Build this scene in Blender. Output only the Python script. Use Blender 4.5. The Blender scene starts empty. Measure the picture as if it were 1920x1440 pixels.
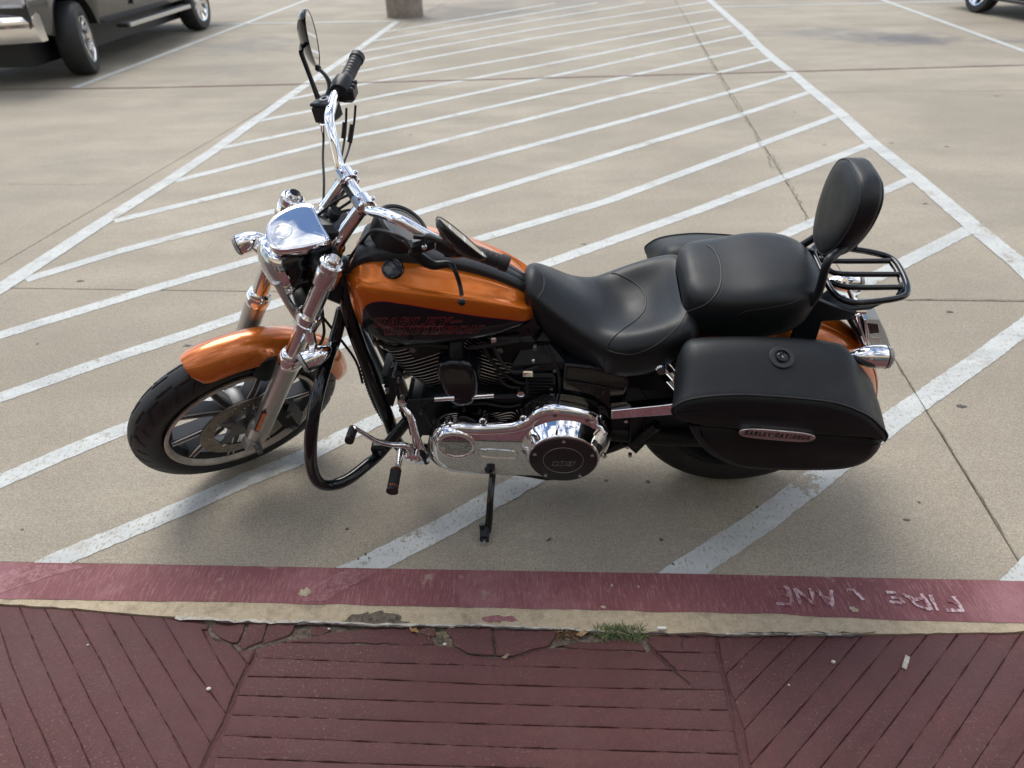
import bpy, bmesh, math, random
from mathutils import Vector, Matrix, noise
from mathutils.bvhtree import BVHTree
from math import sin, cos, pi, radians as R
random.seed(7)
S = bpy.context.scene
COL = S.collection

# ------------------------------------------------------------------ camera, world, sun, exposure
FPX, PITCH, ROLL, CH = 1310.65, 0.600306, -0.0255668, 1.65134
FW = Vector((0, cos(PITCH), -sin(PITCH)))
_up = Vector((1, 0, 0)).cross(FW)
RT = Vector((1, 0, 0))*cos(ROLL) + _up*sin(ROLL)
UP = _up*cos(ROLL) - Vector((1, 0, 0))*sin(ROLL)
CAMP = Vector((0, 0, CH))
cd = bpy.data.cameras.new('camera'); cam = bpy.data.objects.new('camera', cd); COL.objects.link(cam)
cam.matrix_world = Matrix(((RT.x, UP.x, -FW.x, 0), (RT.y, UP.y, -FW.y, 0), (RT.z, UP.z, -FW.z, CH), (0, 0, 0, 1)))
cd.sensor_fit = 'HORIZONTAL'; cd.sensor_width = 36; cd.lens = FPX/1920*36
cd.clip_start = .05; cd.clip_end = 2000
cd.dof.use_dof = True; cd.dof.focus_distance = 2.15; cd.dof.aperture_fstop = 2.9
S.camera = cam

SUN_EL, SUN_AZ = R(55), R(-20)          # azimuth from +Y towards +X: behind the bike and to its left in the picture
w = bpy.data.worlds.new('World'); S.world = w; w.use_nodes = True
nt = w.node_tree; nt.nodes.clear()
def N(nt, t, **k):
    n = nt.nodes.new(t)
    for a, b in k.items():
        if a.startswith('i_'): n.inputs[int(a[2:]) if a[2:].isdigit() else a[2:]].default_value = b
        else: setattr(n, a, b)
    return n
out = N(nt, 'ShaderNodeOutputWorld'); bg = N(nt, 'ShaderNodeBackground'); bg.inputs[1].default_value = .082
sky = N(nt, 'ShaderNodeTexSky', sky_type='NISHITA', sun_disc=False, sun_elevation=SUN_EL, sun_rotation=SUN_AZ, dust_density=.05, air_density=.9, ozone_density=2.5)
tc = N(nt, 'ShaderNodeTexCoord'); mp = N(nt, 'ShaderNodeMapping'); mp.inputs['Scale'].default_value = (1, 1, 1.9); mp.inputs['Location'].default_value = (0, 0, 0)
n1 = N(nt, 'ShaderNodeTexNoise'); n1.inputs['Scale'].default_value = 3.4; n1.inputs['Detail'].default_value = 10; n1.inputs['Roughness'].default_value = .62; n1.inputs['Distortion'].default_value = .3
cr = N(nt, 'ShaderNodeValToRGB'); cr.color_ramp.elements[0].position = .45; cr.color_ramp.elements[1].position = .62
cr.color_ramp.elements[0].color = (0, 0, 0, 1); cr.color_ramp.elements[1].color = (1, 1, 1, 1)
mx = N(nt, 'ShaderNodeMixRGB'); mx.inputs[2].default_value = (12.6, 12.3, 12.0, 1)
L = nt.links.new
L(tc.outputs['Generated'], mp.inputs[0]); L(mp.outputs[0], n1.inputs[0]); L(n1.outputs[0], cr.inputs[0]); L(cr.outputs[0], mx.inputs[0])
L(sky.outputs[0], mx.inputs[1]); L(mx.outputs[0], bg.inputs[0]); L(bg.outputs[0], out.inputs[0])
sl = bpy.data.lights.new('sun', 'SUN'); sl.energy = 1.35; sl.angle = R(34); sl.color = (1, .95, .87)
so = bpy.data.objects.new('sun', sl); COL.objects.link(so)
sd = Vector((sin(SUN_AZ)*cos(SUN_EL), cos(SUN_AZ)*cos(SUN_EL), sin(SUN_EL)))
so.rotation_euler = sd.to_track_quat('Z', 'Y').to_euler(); so.location = sd*30
S.view_settings.view_transform = 'Standard'; S.view_settings.look = 'None'; S.view_settings.gamma = 1
S.view_settings.exposure = 0.98; S.view_settings.use_curve_mapping = False
S.render.engine = 'CYCLES'

# ------------------------------------------------------------------ materials
def mat(name, base, rough=.5, metal=0., coat=0., bump=None, var=None, spec=.5, **k):
    m = bpy.data.materials.new(name); m.use_nodes = True; t = m.node_tree
    b = t.nodes['Principled BSDF']
    b.inputs['Base Color'].default_value = (*base, 1); b.inputs['Roughness'].default_value = rough
    b.inputs['Metallic'].default_value = metal; b.inputs['Coat Weight'].default_value = coat
    b.inputs['Coat Roughness'].default_value = .03; b.inputs['Specular IOR Level'].default_value = spec
    for a, v in k.items(): b.inputs[a.replace('_', ' ')].default_value = v
    c = N(t, 'ShaderNodeTexCoord')
    if bump:
        n = N(t, 'ShaderNodeTexNoise'); n.inputs['Scale'].default_value = bump[0]; n.inputs['Detail'].default_value = 5
        t.links.new(c.outputs['Object'], n.inputs[0])
        bn = N(t, 'ShaderNodeBump'); bn.inputs['Strength'].default_value = bump[1]; bn.inputs['Distance'].default_value = bump[2]
        t.links.new(n.outputs[0], bn.inputs['Height']); t.links.new(bn.outputs[0], b.inputs['Normal'])
    if var:                                       # (scale, colour2, roughness2, low, high)
        n = N(t, 'ShaderNodeTexNoise'); n.inputs['Scale'].default_value = var[0]; n.inputs['Detail'].default_value = 8; n.inputs['Roughness'].default_value = .65
        t.links.new(c.outputs['Object'], n.inputs[0])
        mr = N(t, 'ShaderNodeMapRange'); mr.inputs[1].default_value = var[3]; mr.inputs[2].default_value = var[4]
        t.links.new(n.outputs[0], mr.inputs[0])
        x = N(t, 'ShaderNodeMixRGB'); x.inputs[1].default_value = (*base, 1); x.inputs[2].default_value = (*var[1], 1)
        t.links.new(mr.outputs[0], x.inputs[0]); t.links.new(x.outputs[0], b.inputs['Base Color'])
        r2 = N(t, 'ShaderNodeMapRange'); r2.inputs[3].default_value = rough; r2.inputs[4].default_value = var[2]
        t.links.new(mr.outputs[0], r2.inputs[0]); t.links.new(r2.outputs[0], b.inputs['Roughness'])
    return m
M = {}
M['orange'] = mat('orange_metallic_paint', (.56, .135, .010), .28, .5, 1., bump=(1800, .04, .0004), var=(900, (.62, .18, .025), .20, .45, .7))
M['gloss'] = mat('gloss_black', (.004, .006, .008), .16, 0, .45, spec=.25)
M['satin'] = mat('satin_black', (.007, .010, .012), .38, 0, 0, spec=.35, bump=(300, .05, .001))
M['wrinkle'] = mat('wrinkle_black', (.010, .012, .014), .5, 0, 0, bump=(900, .35, .0006))
M['leather'] = mat('black_leather', (.0075, .0098, .0115), .46, 0, 0, bump=(420, .35, .0009), var=(11, (.011, .014, .016), .36, .42, .68), spec=.34)
M['bagleather'] = mat('bag_vinyl', (.0072, .0094, .0110), .50, 0, 0, bump=(500, .35, .0008), spec=.32, var=(14, (.014, .017, .0185), .38, .5, .8))
M['thread'] = mat('seam_thread', (.010, .011, .012), .5)
M['rubber'] = mat('tyre_rubber', (.012, .0125, .0135), .55, 0, 0, bump=(500, .15, .0008), var=(25, (.045, .042, .038), .8, .58, .72))
M['rub2'] = mat('hose_rubber', (.010, .010, .011), .5)
M['chrome'] = mat('chrome', (.88, .885, .89), .035, 1., bump=(14, .02, .002))
M['chrome2'] = mat('dull_chrome', (.72, .72, .72), .12, 1., var=(60, (.5, .48, .46), .3, .55, .75))
M['alloy'] = mat('fork_alloy', (.52, .52, .50), .34, .95, bump=(220, .12, .0006), var=(40, (.46, .45, .42), .5, .5, .75))
M['cast'] = mat('cast_grey', (.16, .16, .165), .42, .8)
M['machined'] = mat('machined_edge', (.80, .79, .76), .36, 1.)
M['rimlip'] = mat('rim_lip', (.52, .48, .43), .42, .6, var=(30, (.34, .31, .27), .5, .45, .7))
M['spokegrey'] = mat('spoke_grey', (.050, .056, .066), .38, .3)
M['disc'] = mat('brake_disc', (.30, .27, .24), .38, 1., bump=(300, .1, .0005), var=(35, (.2, .17, .14), .45, .4, .7))
M['engine'] = mat('engine_black', (.004, .007, .009), .42, 0, spec=.3, bump=(500, .1, .0005))
M['amber'] = mat('amber_reflector', (.72, .16, .02), .25, 0, .6)
M['glass'] = mat('lamp_glass', (.9, .92, .92), .05, 0, Transmission_Weight=.9, IOR=1.45)
M['smoke'] = mat('clear_lens', (.55, .58, .56), .12, 0, .5, Transmission_Weight=.55, IOR=1.45)
M['glass2'] = mat('headlamp_glass', (.42, .42, .41), .06, .6, .8)
M['mirror'] = mat('mirror_glass', (.82, .84, .85), .02, 1.)
M['redline'] = mat('red_line_print', (.25, .018, .02), .35, 0, .5)
M['blackprint'] = mat('black_print', (.015, .013, .013), .4)
M['silverprint'] = mat('silver_print', (.33, .33, .30), .4, .4)
M['dial'] = mat('dial_face', (.012, .012, .014), .25, 0, 1.)
M['copper'] = mat('copper_ring', (.45, .12, .05), .25, 1.)
M['white'] = mat('white_print', (.75, .77, .76), .4)
M['butt'] = mat('white_litter', (.78, .77, .74), .7)
M['greytube'] = mat('grey_tube', (.16, .19, .22), .25, .7)

def tank_mat():
    m = mat('two_tone_tank_paint', (.50, .118, .008), .22, .55, 1., bump=(1800, .04, .0004)); t = m.node_tree; b = t.nodes['Principled BSDF']; b.inputs['Specular IOR Level'].default_value = .2; b.inputs['Coat Weight'].default_value = .45
    tc = N(t, 'ShaderNodeTexCoord'); sx = N(t, 'ShaderNodeSeparateXYZ'); t.links.new(tc.outputs['Object'], sx.inputs[0])
    mr = N(t, 'ShaderNodeMapRange'); mr.inputs[1].default_value = .60; mr.inputs[2].default_value = 1.15; t.links.new(sx.outputs[0], mr.inputs[0])
    fc = N(t, 'ShaderNodeFloatCurve'); c = fc.mapping.curves[0]
    pts = [(.60, .735), (.66, .750), (.72, .777), (.784, .800), (.85, .823), (.917, .844), (.98, .860), (1.03, .866), (1.068, .853), (1.092, .815), (1.102, .77), (1.15, .70)]
    P_ = [((u-.60)/.55, (q-.6)/.4) for u, q in pts]
    c.points[0].location = P_[0]; c.points[1].location = P_[-1]
    for q in P_[1:-1]: c.points.new(*q)
    fc.mapping.update(); t.links.new(mr.outputs[0], fc.inputs[1])
    wn = N(t, 'ShaderNodeMapRange', clamp=False); wn.inputs[1].default_value = .6; wn.inputs[2].default_value = 1.; t.links.new(sx.outputs[2], wn.inputs[0])
    sb = N(t, 'ShaderNodeMath', operation='SUBTRACT'); t.links.new(wn.outputs[0], sb.inputs[0]); t.links.new(fc.outputs[0], sb.inputs[1])
    r = N(t, 'ShaderNodeValToRGB'); e = r.color_ramp.elements; r.color_ramp.interpolation = 'CONSTANT'
    ms = N(t, 'ShaderNodeMath', operation='MULTIPLY_ADD'); ms.inputs[1].default_value = 5; ms.inputs[2].default_value = .5; t.links.new(sb.outputs[0], ms.inputs[0]); t.links.new(ms.outputs[0], r.inputs[0])
    e[0].position = 0; e[0].color = (.003, .005, .010, 1); e[1].position = .5; e[1].color = (.30, .012, .02, 1); q = e.new(.527); q.color = (.56, .138, .011, 1)
    t.links.new(r.outputs[0], b.inputs['Base Color'])
    gm = N(t, 'ShaderNodeMath', operation='GREATER_THAN'); gm.inputs[1].default_value = .527; t.links.new(ms.outputs[0], gm.inputs[0])
    g2 = N(t, 'ShaderNodeMath', operation='MULTIPLY'); g2.inputs[1].default_value = .5; t.links.new(gm.outputs[0], g2.inputs[0]); t.links.new(g2.outputs[0], b.inputs['Metallic'])
    return m
M['tank'] = tank_mat()

class NT:
    """tiny node-writing helper for the ground materials"""
    def __init__(s, name, rough=.85):
        s.m = bpy.data.materials.new(name); s.m.use_nodes = True; s.t = s.m.node_tree; s.b = s.t.nodes['Principled BSDF']; s.b.inputs['Roughness'].default_value = rough
        s.g = N(s.t, 'ShaderNodeNewGeometry').outputs['Position']
    def noise(s, scale, detail=4, rough=.55, vec=None, sc=(1, 1, 1), dist=0):
        mp = N(s.t, 'ShaderNodeMapping'); mp.inputs['Scale'].default_value = sc; s.t.links.new(vec or s.g, mp.inputs[0])
        n = N(s.t, 'ShaderNodeTexNoise'); n.inputs['Scale'].default_value = scale; n.inputs['Detail'].default_value = detail; n.inputs['Roughness'].default_value = rough; n.inputs['Distortion'].default_value = dist
        s.t.links.new(mp.outputs[0], n.inputs[0]); return n.outputs[0]
    def rng(s, x, a, b, c=0., d=1.):
        n = N(s.t, 'ShaderNodeMapRange'); s.t.links.new(x, n.inputs[0])
        for i, v in enumerate((a, b, c, d)): n.inputs[i+1].default_value = v
        return n.outputs[0]
    def mix(s, f, a, b, mode='MIX'):
        n = N(s.t, 'ShaderNodeMixRGB', blend_type=mode)
        for i, v in enumerate((f, a, b)):
            if isinstance(v, tuple): n.inputs[i].default_value = (*v, 1)
            elif isinstance(v, (int, float)): n.inputs[i].default_value = v
            else: s.t.links.new(v, n.inputs[i])
        return n.outputs[0]
    def mul(s, a, b, op='MULTIPLY'):
        n = N(s.t, 'ShaderNodeMath', operation=op)
        for i, v in enumerate((a, b)):
            if isinstance(v, (int, float)): n.inputs[i].default_value = v
            else: s.t.links.new(v, n.inputs[i])
        return n.outputs[0]
    def blob(s, x, y, r, sy=1., wob=1.):
        """soft irregular stain at x,y"""
        mp = N(s.t, 'ShaderNodeMapping'); mp.inputs['Location'].default_value = (-x, -y*sy, 0); mp.inputs['Scale'].default_value = (1, sy, 0); s.t.links.new(s.g, mp.inputs[0])
        ln = N(s.t, 'ShaderNodeVectorMath', operation='LENGTH'); s.t.links.new(mp.outputs[0], ln.inputs[0])
        d = s.mul(ln.outputs['Value'], s.mul(s.mul(s.noise(2.2/r, 5, .65), .5, 'SUBTRACT'), r*2.2*wob), 'ADD')
        return s.rng(d, r, r*.25)
    def out(s, col, bump=None, dist=.002, strength=.5):
        s.t.links.new(col, s.b.inputs['Base Color'])
        if bump is not None:
            n = N(s.t, 'ShaderNodeBump'); n.inputs['Distance'].default_value = dist; n.inputs['Strength'].default_value = strength
            s.t.links.new(bump, n.inputs['Height']); s.t.links.new(n.outputs[0], s.b.inputs['Normal'])
        return s.m
def concrete_nodes(s):
    big = s.noise(.55, 5, .6); mid = s.noise(2.3, 7, .62, sc=(.45, 1, 1)); fine = s.noise(150, 4, .75); med = s.noise(42, 6, .75); grit = s.noise(520, 2, .6)
    c = s.mix(s.rng(big, .38, .62), (.320, .278, .205), (.445, .392, .298))
    c = s.mix(s.rng(mid, .42, .70, 0, .7), c, (.252, .222, .168))
    c = s.mix(s.rng(s.noise(7, 6, .7), .55, .75, 0, .45), c, (.40, .36, .29))
    c = s.mix(s.rng(med, .36, .60, .42, 0), c, (.20, .170, .132))
    c = s.mix(s.rng(fine, .50, .66, 0, .55), c, (.52, .475, .40))
    c = s.mix(s.rng(fine, .50, .34, 0, .6), c, (.16, .135, .105))
    c = s.mix(s.rng(grit, .60, .72, 0, .5), c, (.60, .55, .47))
    # oil and tyre stains in the bay on the right, near the pickup, below the bike
    for x, y, r, sy, k, col in [(5.6, 10.7, 1.1, 1.7, .85, (.115, .115, .12)), (6.9, 10.3, .6, 1.4, .5, (.13, .13, .13)), (4.7, 11.4, 1.2, 1.6, .5, (.15, .15, .15)), (-4.0, 11.5, 1.1, 1., .5, (.16, .16, .16)), (-3.6, 9.6, .8, 1, .3, (.17, .17, .16)),
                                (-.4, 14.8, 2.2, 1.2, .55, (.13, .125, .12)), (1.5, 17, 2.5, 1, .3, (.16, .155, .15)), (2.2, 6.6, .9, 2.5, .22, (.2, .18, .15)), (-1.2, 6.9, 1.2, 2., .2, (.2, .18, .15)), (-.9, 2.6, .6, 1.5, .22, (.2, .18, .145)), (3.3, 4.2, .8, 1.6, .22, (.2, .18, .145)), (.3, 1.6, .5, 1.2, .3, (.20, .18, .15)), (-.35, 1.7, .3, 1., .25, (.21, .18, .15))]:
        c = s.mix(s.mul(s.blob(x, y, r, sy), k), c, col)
    return c, s.mul(s.mul(fine, med, 'ADD'), s.mul(s.noise(25, 3), .8), 'ADD')
def concrete():
    s = NT('tan_concrete'); c, b = concrete_nodes(s); return s.out(c, b, .0022, .55)
M['concrete'] = concrete()
def paint(name='worn_white_paint', col=(.56, .58, .555), wear=0.):
    s = NT(name, .6); c, b = concrete_nodes(s)
    pits = s.noise(130, 4, .75, sc=(1, .45, 1)); patch = s.noise(4.5, 7, .72); scuff = s.noise(3, 5, .6, sc=(.6, 2.5, 1))
    far_w = s.rng(s.noise(1.3, 6, .75), .34, .43, .35, 1)
    p = s.mix(s.rng(scuff, .42, .70, 0, .7), col, (.38, .395, .385))
    f = s.mul(far_w, s.mul(s.rng(pits, .36, .45), s.rng(patch, .34, .41)))
    pb = s.mul(1, s.blob(.986, 1.769, .085, 1.1, 1.5), 'SUBTRACT'); f = s.mul(f, s.rng(pb, .3, .5))
    return s.out(s.mix(f, c, p), s.mul(b, s.mul(f, 1.2), 'ADD'), .0018, .5)
M['paint'] = paint(); 
def spotted(name, col, col2, rough=.8, sc=60):
    s = NT(name, rough); c = s.mix(s.rng(s.noise(sc, 5, .7), .35, .65), col, col2); return s.out(c, s.noise(sc*2, 4), .002, .5)
M['joint'] = spotted('joint_dirt', (.035, .030, .025), (.09, .075, .06))
M['dirt'] = spotted('dirt', (.13, .115, .09), (.24, .21, .165), .95, 90)
M['caulk'] = spotted('joint_sealant', (.55, .52, .46), (.30, .27, .22), .8, 40)
M['gum'] = spotted('gum_spot', (.045, .042, .04), (.13, .115, .095), .7, 90)
M['dcrack'] = spotted('dark_crack', (.022, .012, .010), (.05, .028, .024), .95)
M['tan'] = None
def kerb_tan():
    s = NT('kerb_concrete'); f = s.noise(260, 3, .7); m_ = s.noise(45, 5, .7)
    c = s.mix(s.rng(m_, .35, .65), (.40, .325, .215), (.52, .43, .30)); c = s.mix(s.rng(f, .48, .36, 0, .5), c, (.17, .135, .09)); c = s.mix(s.rng(f, .58, .68, 0, .4), c, (.58, .52, .4))
    c = s.mix(s.rng(s.noise(11, 7, .75), .53, .68, 0, .7), c, (.19, .155, .105))
    return s.out(c, s.mul(f, m_, 'ADD'), .0025, .6)
M['tan'] = kerb_tan()
def kerb_red(name='fire_lane_red_paint', worn=0.):
    s = NT(name, .7)
    st = s.noise(170, 5, .75, sc=(1, .10, 1)); st2 = s.noise(380, 3, .7, sc=(1, .16, 1)); big = s.noise(2.6, 5, .6); patch = s.noise(7, 8, .75); fine = s.noise(300, 2)
    c = s.mix(s.rng(big, .35, .65), (.175, .048, .054), (.235, .080, .088))
    c = s.mix(s.rng(st, .50, .72, 0, .7), c, (.44, .25, .235)); c = s.mix(s.rng(st2, .50, .35, 0, .5), c, (.12, .03, .035))
    c = s.mix(s.rng(s.noise(1.3, 5, .7), .50, .66, 0, .6), c, (.38, .19, .205))
    c = s.mix(s.rng(patch, .60, .65, 0, .7), c, (.36, .26, .19)); c = s.mix(s.rng(fine, .5, .34, 0, .3), c, (.10, .03, .03))
    if worn: 
        v = s.noise(70, 4, .8); c = s.mix(s.rng(v, .46, .60, 0, .45*worn), c, (.42, .23, .24)); c = s.mix(s.rng(patch, .48, .58, 0, .45), c, (.34, .15, .165))
    return s.out(c, s.mul(st2, fine, 'ADD'), .002, .6)
M['kred'] = kerb_red(); M['kworn'] = kerb_red('ghost_stripe_paint', 1.)
def maroon():
    s = NT('maroon_stamped_concrete', .62)
    big = s.noise(1.7, 6, .65); fine = s.noise(380, 2, .6); med = s.noise(55, 5, .7); spk = s.noise(130, 3, .8); zone = s.noise(2.2, 3)
    c = s.mix(s.rng(big, .33, .66), (.090, .026, .025), (.126, .040, .037))
    c = s.mix(s.rng(s.noise(3.1, 6, .7), .48, .72, 0, .6), c, (.115, .054, .050))
    c = s.mix(s.rng(s.noise(5.5, 5, .7), .60, .72, 0, .7), c, (.150, .040, .040))
    c = s.mix(s.rng(med, .62, .42, 0, .35), c, (.062, .024, .024))
    c = s.mix(s.mul(s.rng(spk, .60, .66), s.rng(zone, .40, .62)), c, (.26, .15, .13)); c = s.mix(s.rng(fine, .66, .72, 0, .5), c, (.32, .19, .17))
    return s.out(c, s.mul(s.mul(med, fine, 'ADD'), s.mul(s.noise(14, 4), 1.6), 'ADD'), .004, .8)
M['maroon'] = maroon()
def letterpaint():
    s = NT('worn_letter_paint', .7); v = s.noise(55, 4, .75, sc=(1, .5, 1)); g = s.noise(4.2, 3, .6)
    f = s.mul(s.rng(v, .44, .56), s.rng(g, .38, .56, .5, 1)); return s.out(s.mix(f, (.20, .065, .072), (.60, .45, .47)))
M['letter'] = letterpaint()

# ------------------------------------------------------------------ mesh tools
def V(*a): return Vector(a)
def catmull(P, n=6, closed=False):
    P = [Vector(p) for p in P]; out = []; m = len(P)
    rngs = range(m) if closed else range(m-1)
    for i in rngs:
        if closed: a, b, c, d = P[i-1], P[i], P[(i+1) % m], P[(i+2) % m]
        else: a, b, c, d = P[max(i-1, 0)], P[i], P[i+1], P[min(i+2, m-1)]
        for k in range(n):
            t = k/n; out.append(.5*((2*b)+(c-a)*t+(2*a-5*b+4*c-d)*t*t+(3*b-a-3*c+d)*t**3))
    if not closed: out.append(P[-1])
    return out
def lerpf(x, T):
    for (a, b), (c, d) in zip(T, T[1:]):
        if x <= c: return b+(d-b)*((x-a)/(c-a) if c > a else 0)
    return T[-1][1]
class B:
    def __init__(s): s.v = []; s.f = []; s.mi = []
    def add(s, vs, fs, mi=0):
        o = len(s.v); s.v += [tuple(v) for v in vs]; s.f += [tuple(i+o for i in f) for f in fs]; s.mi += [mi]*len(fs) if isinstance(mi, int) else list(mi); return s
    def loft(s, rings, cap=True, mi=0, closed=True, wrap=False):
        n = len(rings[0]); vs = [v for r_ in rings for v in r_]; fs = []
        for i in range(len(rings)-(0 if wrap else 1)):
            for j in range(n if closed else n-1):
                k = (j+1) % n; a = i*n; b = ((i+1) % len(rings))*n; fs.append((a+j, a+k, b+k, b+j))
        if cap and not wrap: fs.append(tuple(range(n-1, -1, -1))); fs.append(tuple(range((len(rings)-1)*n, len(rings)*n)))
        return s.add(vs, fs, mi)
    def tube(s, P, r, n=12, sub=6, closed=False, cap=True, mi=0, flat=1.):
        P = [Vector(p) for p in P]; rs = r if isinstance(r, (list, tuple)) else [r]*len(P)
        if sub > 1 and len(P) > 2:
            Q = catmull(P, sub, closed); R_ = []
            for i in range(len(Q)):
                t = i/sub; k = int(t) % len(rs); R_.append(rs[k]+(rs[(k+1) % len(rs)]-rs[k])*(t-int(t)) if (closed or k+1 < len(rs)) else rs[-1])
            P, rs = Q, R_
        m = len(P); T = []
        for i in range(m):
            a = P[i-1] if (i or closed) else P[i]; b = P[(i+1) % m] if (i < m-1 or closed) else P[i]; T.append((b-a).normalized())
        u_ = T[0].orthogonal().normalized(); rings = []
        for i in range(m):
            u_ = (u_-T[i]*u_.dot(T[i])).normalized(); v_ = T[i].cross(u_)
            rings.append([P[i]+(u_*cos(2*pi*k/n)+v_*sin(2*pi*k/n)*flat)*rs[i] for k in range(n)])
        return s.loft(rings, cap=cap and not closed, mi=mi, wrap=closed)
    def lathe(s, prof, o, ax, n=32, mi=0, cap=True, ph=0):
        o = Vector(o); ax = Vector(ax).normalized(); a = ax.orthogonal().normalized(); b = ax.cross(a)
        return s.loft([[o+ax*h_+(a*cos(2*pi*k/n+ph)+b*sin(2*pi*k/n+ph))*max(r_, 1e-5) for k in range(n)] for h_, r_ in prof], cap=cap, mi=mi)
    def box(s, c, sz, rot=None, bev=.0, mi=0):
        x, y, z = [q/2 for q in sz]; b = min(bev, x*.9, y*.9, z*.9); c = Vector(c); rings = []
        def ring(ix, h_): return [(-x+ix, -y+ix, h_), (x-ix, -y+ix, h_), (x-ix, y-ix, h_), (-x+ix, y-ix, h_)]
        if b: rr = [ring(b, -z), ring(0, -z+b), ring(0, z-b), ring(b, z)]
        else: rr = [ring(0, -z), ring(0, z)]
        Mx = rot if rot is not None else Matrix.Identity(3)
        return s.loft([[c+Mx@Vector(p) for p in q] for q in rr], mi=mi)
    def ball(s, c, r_, n=16, mi=0, sc=(1, 1, 1)):
        c = Vector(c); rings = [[c+Vector((sc[0]*r_*sin(pi*i/8)*cos(2*pi*k/n), sc[1]*r_*sin(pi*i/8)*sin(2*pi*k/n), sc[2]*r_*cos(pi*i/8))) for k in range(n)] for i in range(1, 8)]
        return s.loft(rings, mi=mi)
    def plate(s, poly, v0, v1, bev=.006, fr=None, k=4, mi=0, back=0., topmi=None, taper=0.):
        """2D outline in (u,w), thickness from v0 to v1 with a round edge at v1"""
        P = ccw(poly); rings = []
        if back: rings.append((inset(P, back), v0)); rings.append((P, v0+(back if v1 > v0 else -back)))
        else: rings.append((inset(P, -taper), v0))
        sg = 1 if v1 > v0 else -1
        for i in range(k+1):
            a = pi/2*i/k; rings.append((inset(P, bev*(1-cos(a))), v1-sg*bev*(1-sin(a))))
        rr = [[fr(q[0], vv, q[1]) for q in pl] for pl, vv in rings]
        s.loft(rr, cap=False, mi=mi); n = len(P)
        s.add(rr[0], [tuple(range(n-1, -1, -1))], mi); s.add(rr[-1], [tuple(range(n))], mi if topmi is None else topmi); return s
    def build(s, name, mats, parent=None, ang=35, sub=0, loc=None):
        me = bpy.data.meshes.new(name); me.from_pydata(s.v, [], s.f); mats = mats if isinstance(mats, list) else [mats]
        for m in mats: me.materials.append(m)
        for p, i in zip(me.polygons, s.mi): p.material_index = i
        bm = bmesh.new(); bm.from_mesh(me); bmesh.ops.recalc_face_normals(bm, faces=bm.faces); bm.to_mesh(me); bm.free()
        if ang: me.shade_smooth(); me.set_sharp_from_angle(angle=R(ang))
        o = bpy.data.objects.new(name, me); COL.objects.link(o); o.parent = parent
        if sub: md = o.modifiers.new('s', 'SUBSURF'); md.levels = md.render_levels = sub
        if loc is not None: o.location = loc
        return o
def ccw(P):
    P = [(p[0], p[1]) for p in P]; a = sum(P[i-1][0]*P[i][1]-P[i][0]*P[i-1][1] for i in range(len(P))); return P if a > 0 else P[::-1]
def inset(P, d):
    if abs(d) < 1e-9: return list(P)
    n = len(P); o = []
    for i in range(n):
        a, b, c = Vector(P[i-1]), Vector(P[i]), Vector(P[(i+1) % n]); e = (b-a); f_ = (c-b)
        if e.length < 1e-9: e = f_
        if f_.length < 1e-9: f_ = e
        e = e.normalized(); f_ = f_.normalized()
        n1_, n2_ = Vector((-e.y, e.x)), Vector((-f_.y, f_.x)); m = (n1_+n2_); 
        m = m.normalized() if m.length > 1e-6 else n1_
        k = max(.45, m.dot(n1_)); q = b+m*(d/k); o.append((q.x, q.y))
    return o
def tag(o, label=None, cat=None, group=None, kind=None):
    for a, b in (('label', label), ('category', cat), ('group', group), ('kind', kind)):
        if b: o[a] = b
    return o
def empty(name, loc=(0, 0, 0), rz=0):
    o = bpy.data.objects.new(name, None); COL.objects.link(o); o.location = loc; o.rotation_euler = (0, 0, rz); o.empty_display_size = .2; return o
def copyo(o, parent):
    c = o.copy(); COL.objects.link(c); c.parent = parent; return c

# ------------------------------------------------------------------ frames: pixel of the photograph -> place
def ray(px, py): return FW*FPX+RT*(px-960)-UP*(py-720)
def G(px, py, z=0.):
    d = ray(px, py); q = CAMP+d*((CH-z)/-d.z); return (q.x, q.y)
PSI, LAM, DL = .0698982, .193907, .689998
BO = Vector((.722472, 1.853397, 0))
FU = Vector((-cos(PSI), sin(PSI), 0)); VH = Vector((-sin(PSI), -cos(PSI), 0)); Z = Vector((0, 0, 1))
BW = Z*cos(LAM)+VH*sin(LAM); BV = VH*cos(LAM)-Z*sin(LAM)
BM = Matrix((FU, BV, BW))                       # world -> bike (rows)
def at(px, py, v):
    d = BM@ray(px, py); o = BM@(CAMP-BO); return o+d*((v-o.y)/d.y)
def atw(px, py, w_):
    d = BM@ray(px, py); o = BM@(CAMP-BO); return o+d*((w_-o.z)/d.z)
RK = R(30); OFF = .075
AX = Vector((-sin(RK), 0, cos(RK))); FR = Vector((cos(RK), 0, sin(RK))); LT = Vector((0, 1, 0))
S0 = Vector((1.63, 0, .33))-FR*OFF; FR2 = FR*cos(DL)+LT*sin(DL); LT2 = LT*cos(DL)-FR*sin(DL)
SM = Matrix((FR2, LT2, AX))
def SL(a, b, c): return S0+FR2*a+LT2*b+AX*c     # steering coordinates -> bike
def SD(a, b, c): return FR2*a+LT2*b+AX*c
def sat(px, py, b):
    d = SM@(BM@ray(px, py)); o = SM@(BM@(CAMP-BO)-S0); q = o+d*((b-o.y)/d.y); return q
def sp(px, py, b): q = sat(px, py, b); return SL(*q)
I = lambda u_, v_, w_: Vector((u_, v_, w_))
def uw(pts, v): return [(at(x, y, v).x, at(x, y, v).z) for x, y in pts]
def onto(obj, px, py, lift=0.):
    """point of an object's surface seen at a pixel (bike coordinates)"""
    bv = BV_[obj.name]; o = BM@(CAMP-BO); d = (BM@ray(px, py)).normalized(); h = bv.ray_cast(o, d)
    return (h[0]+(h[1] if h[1].dot(d) < 0 else -h[1])*lift) if h[0] is not None else None
BV_ = {}
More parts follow.
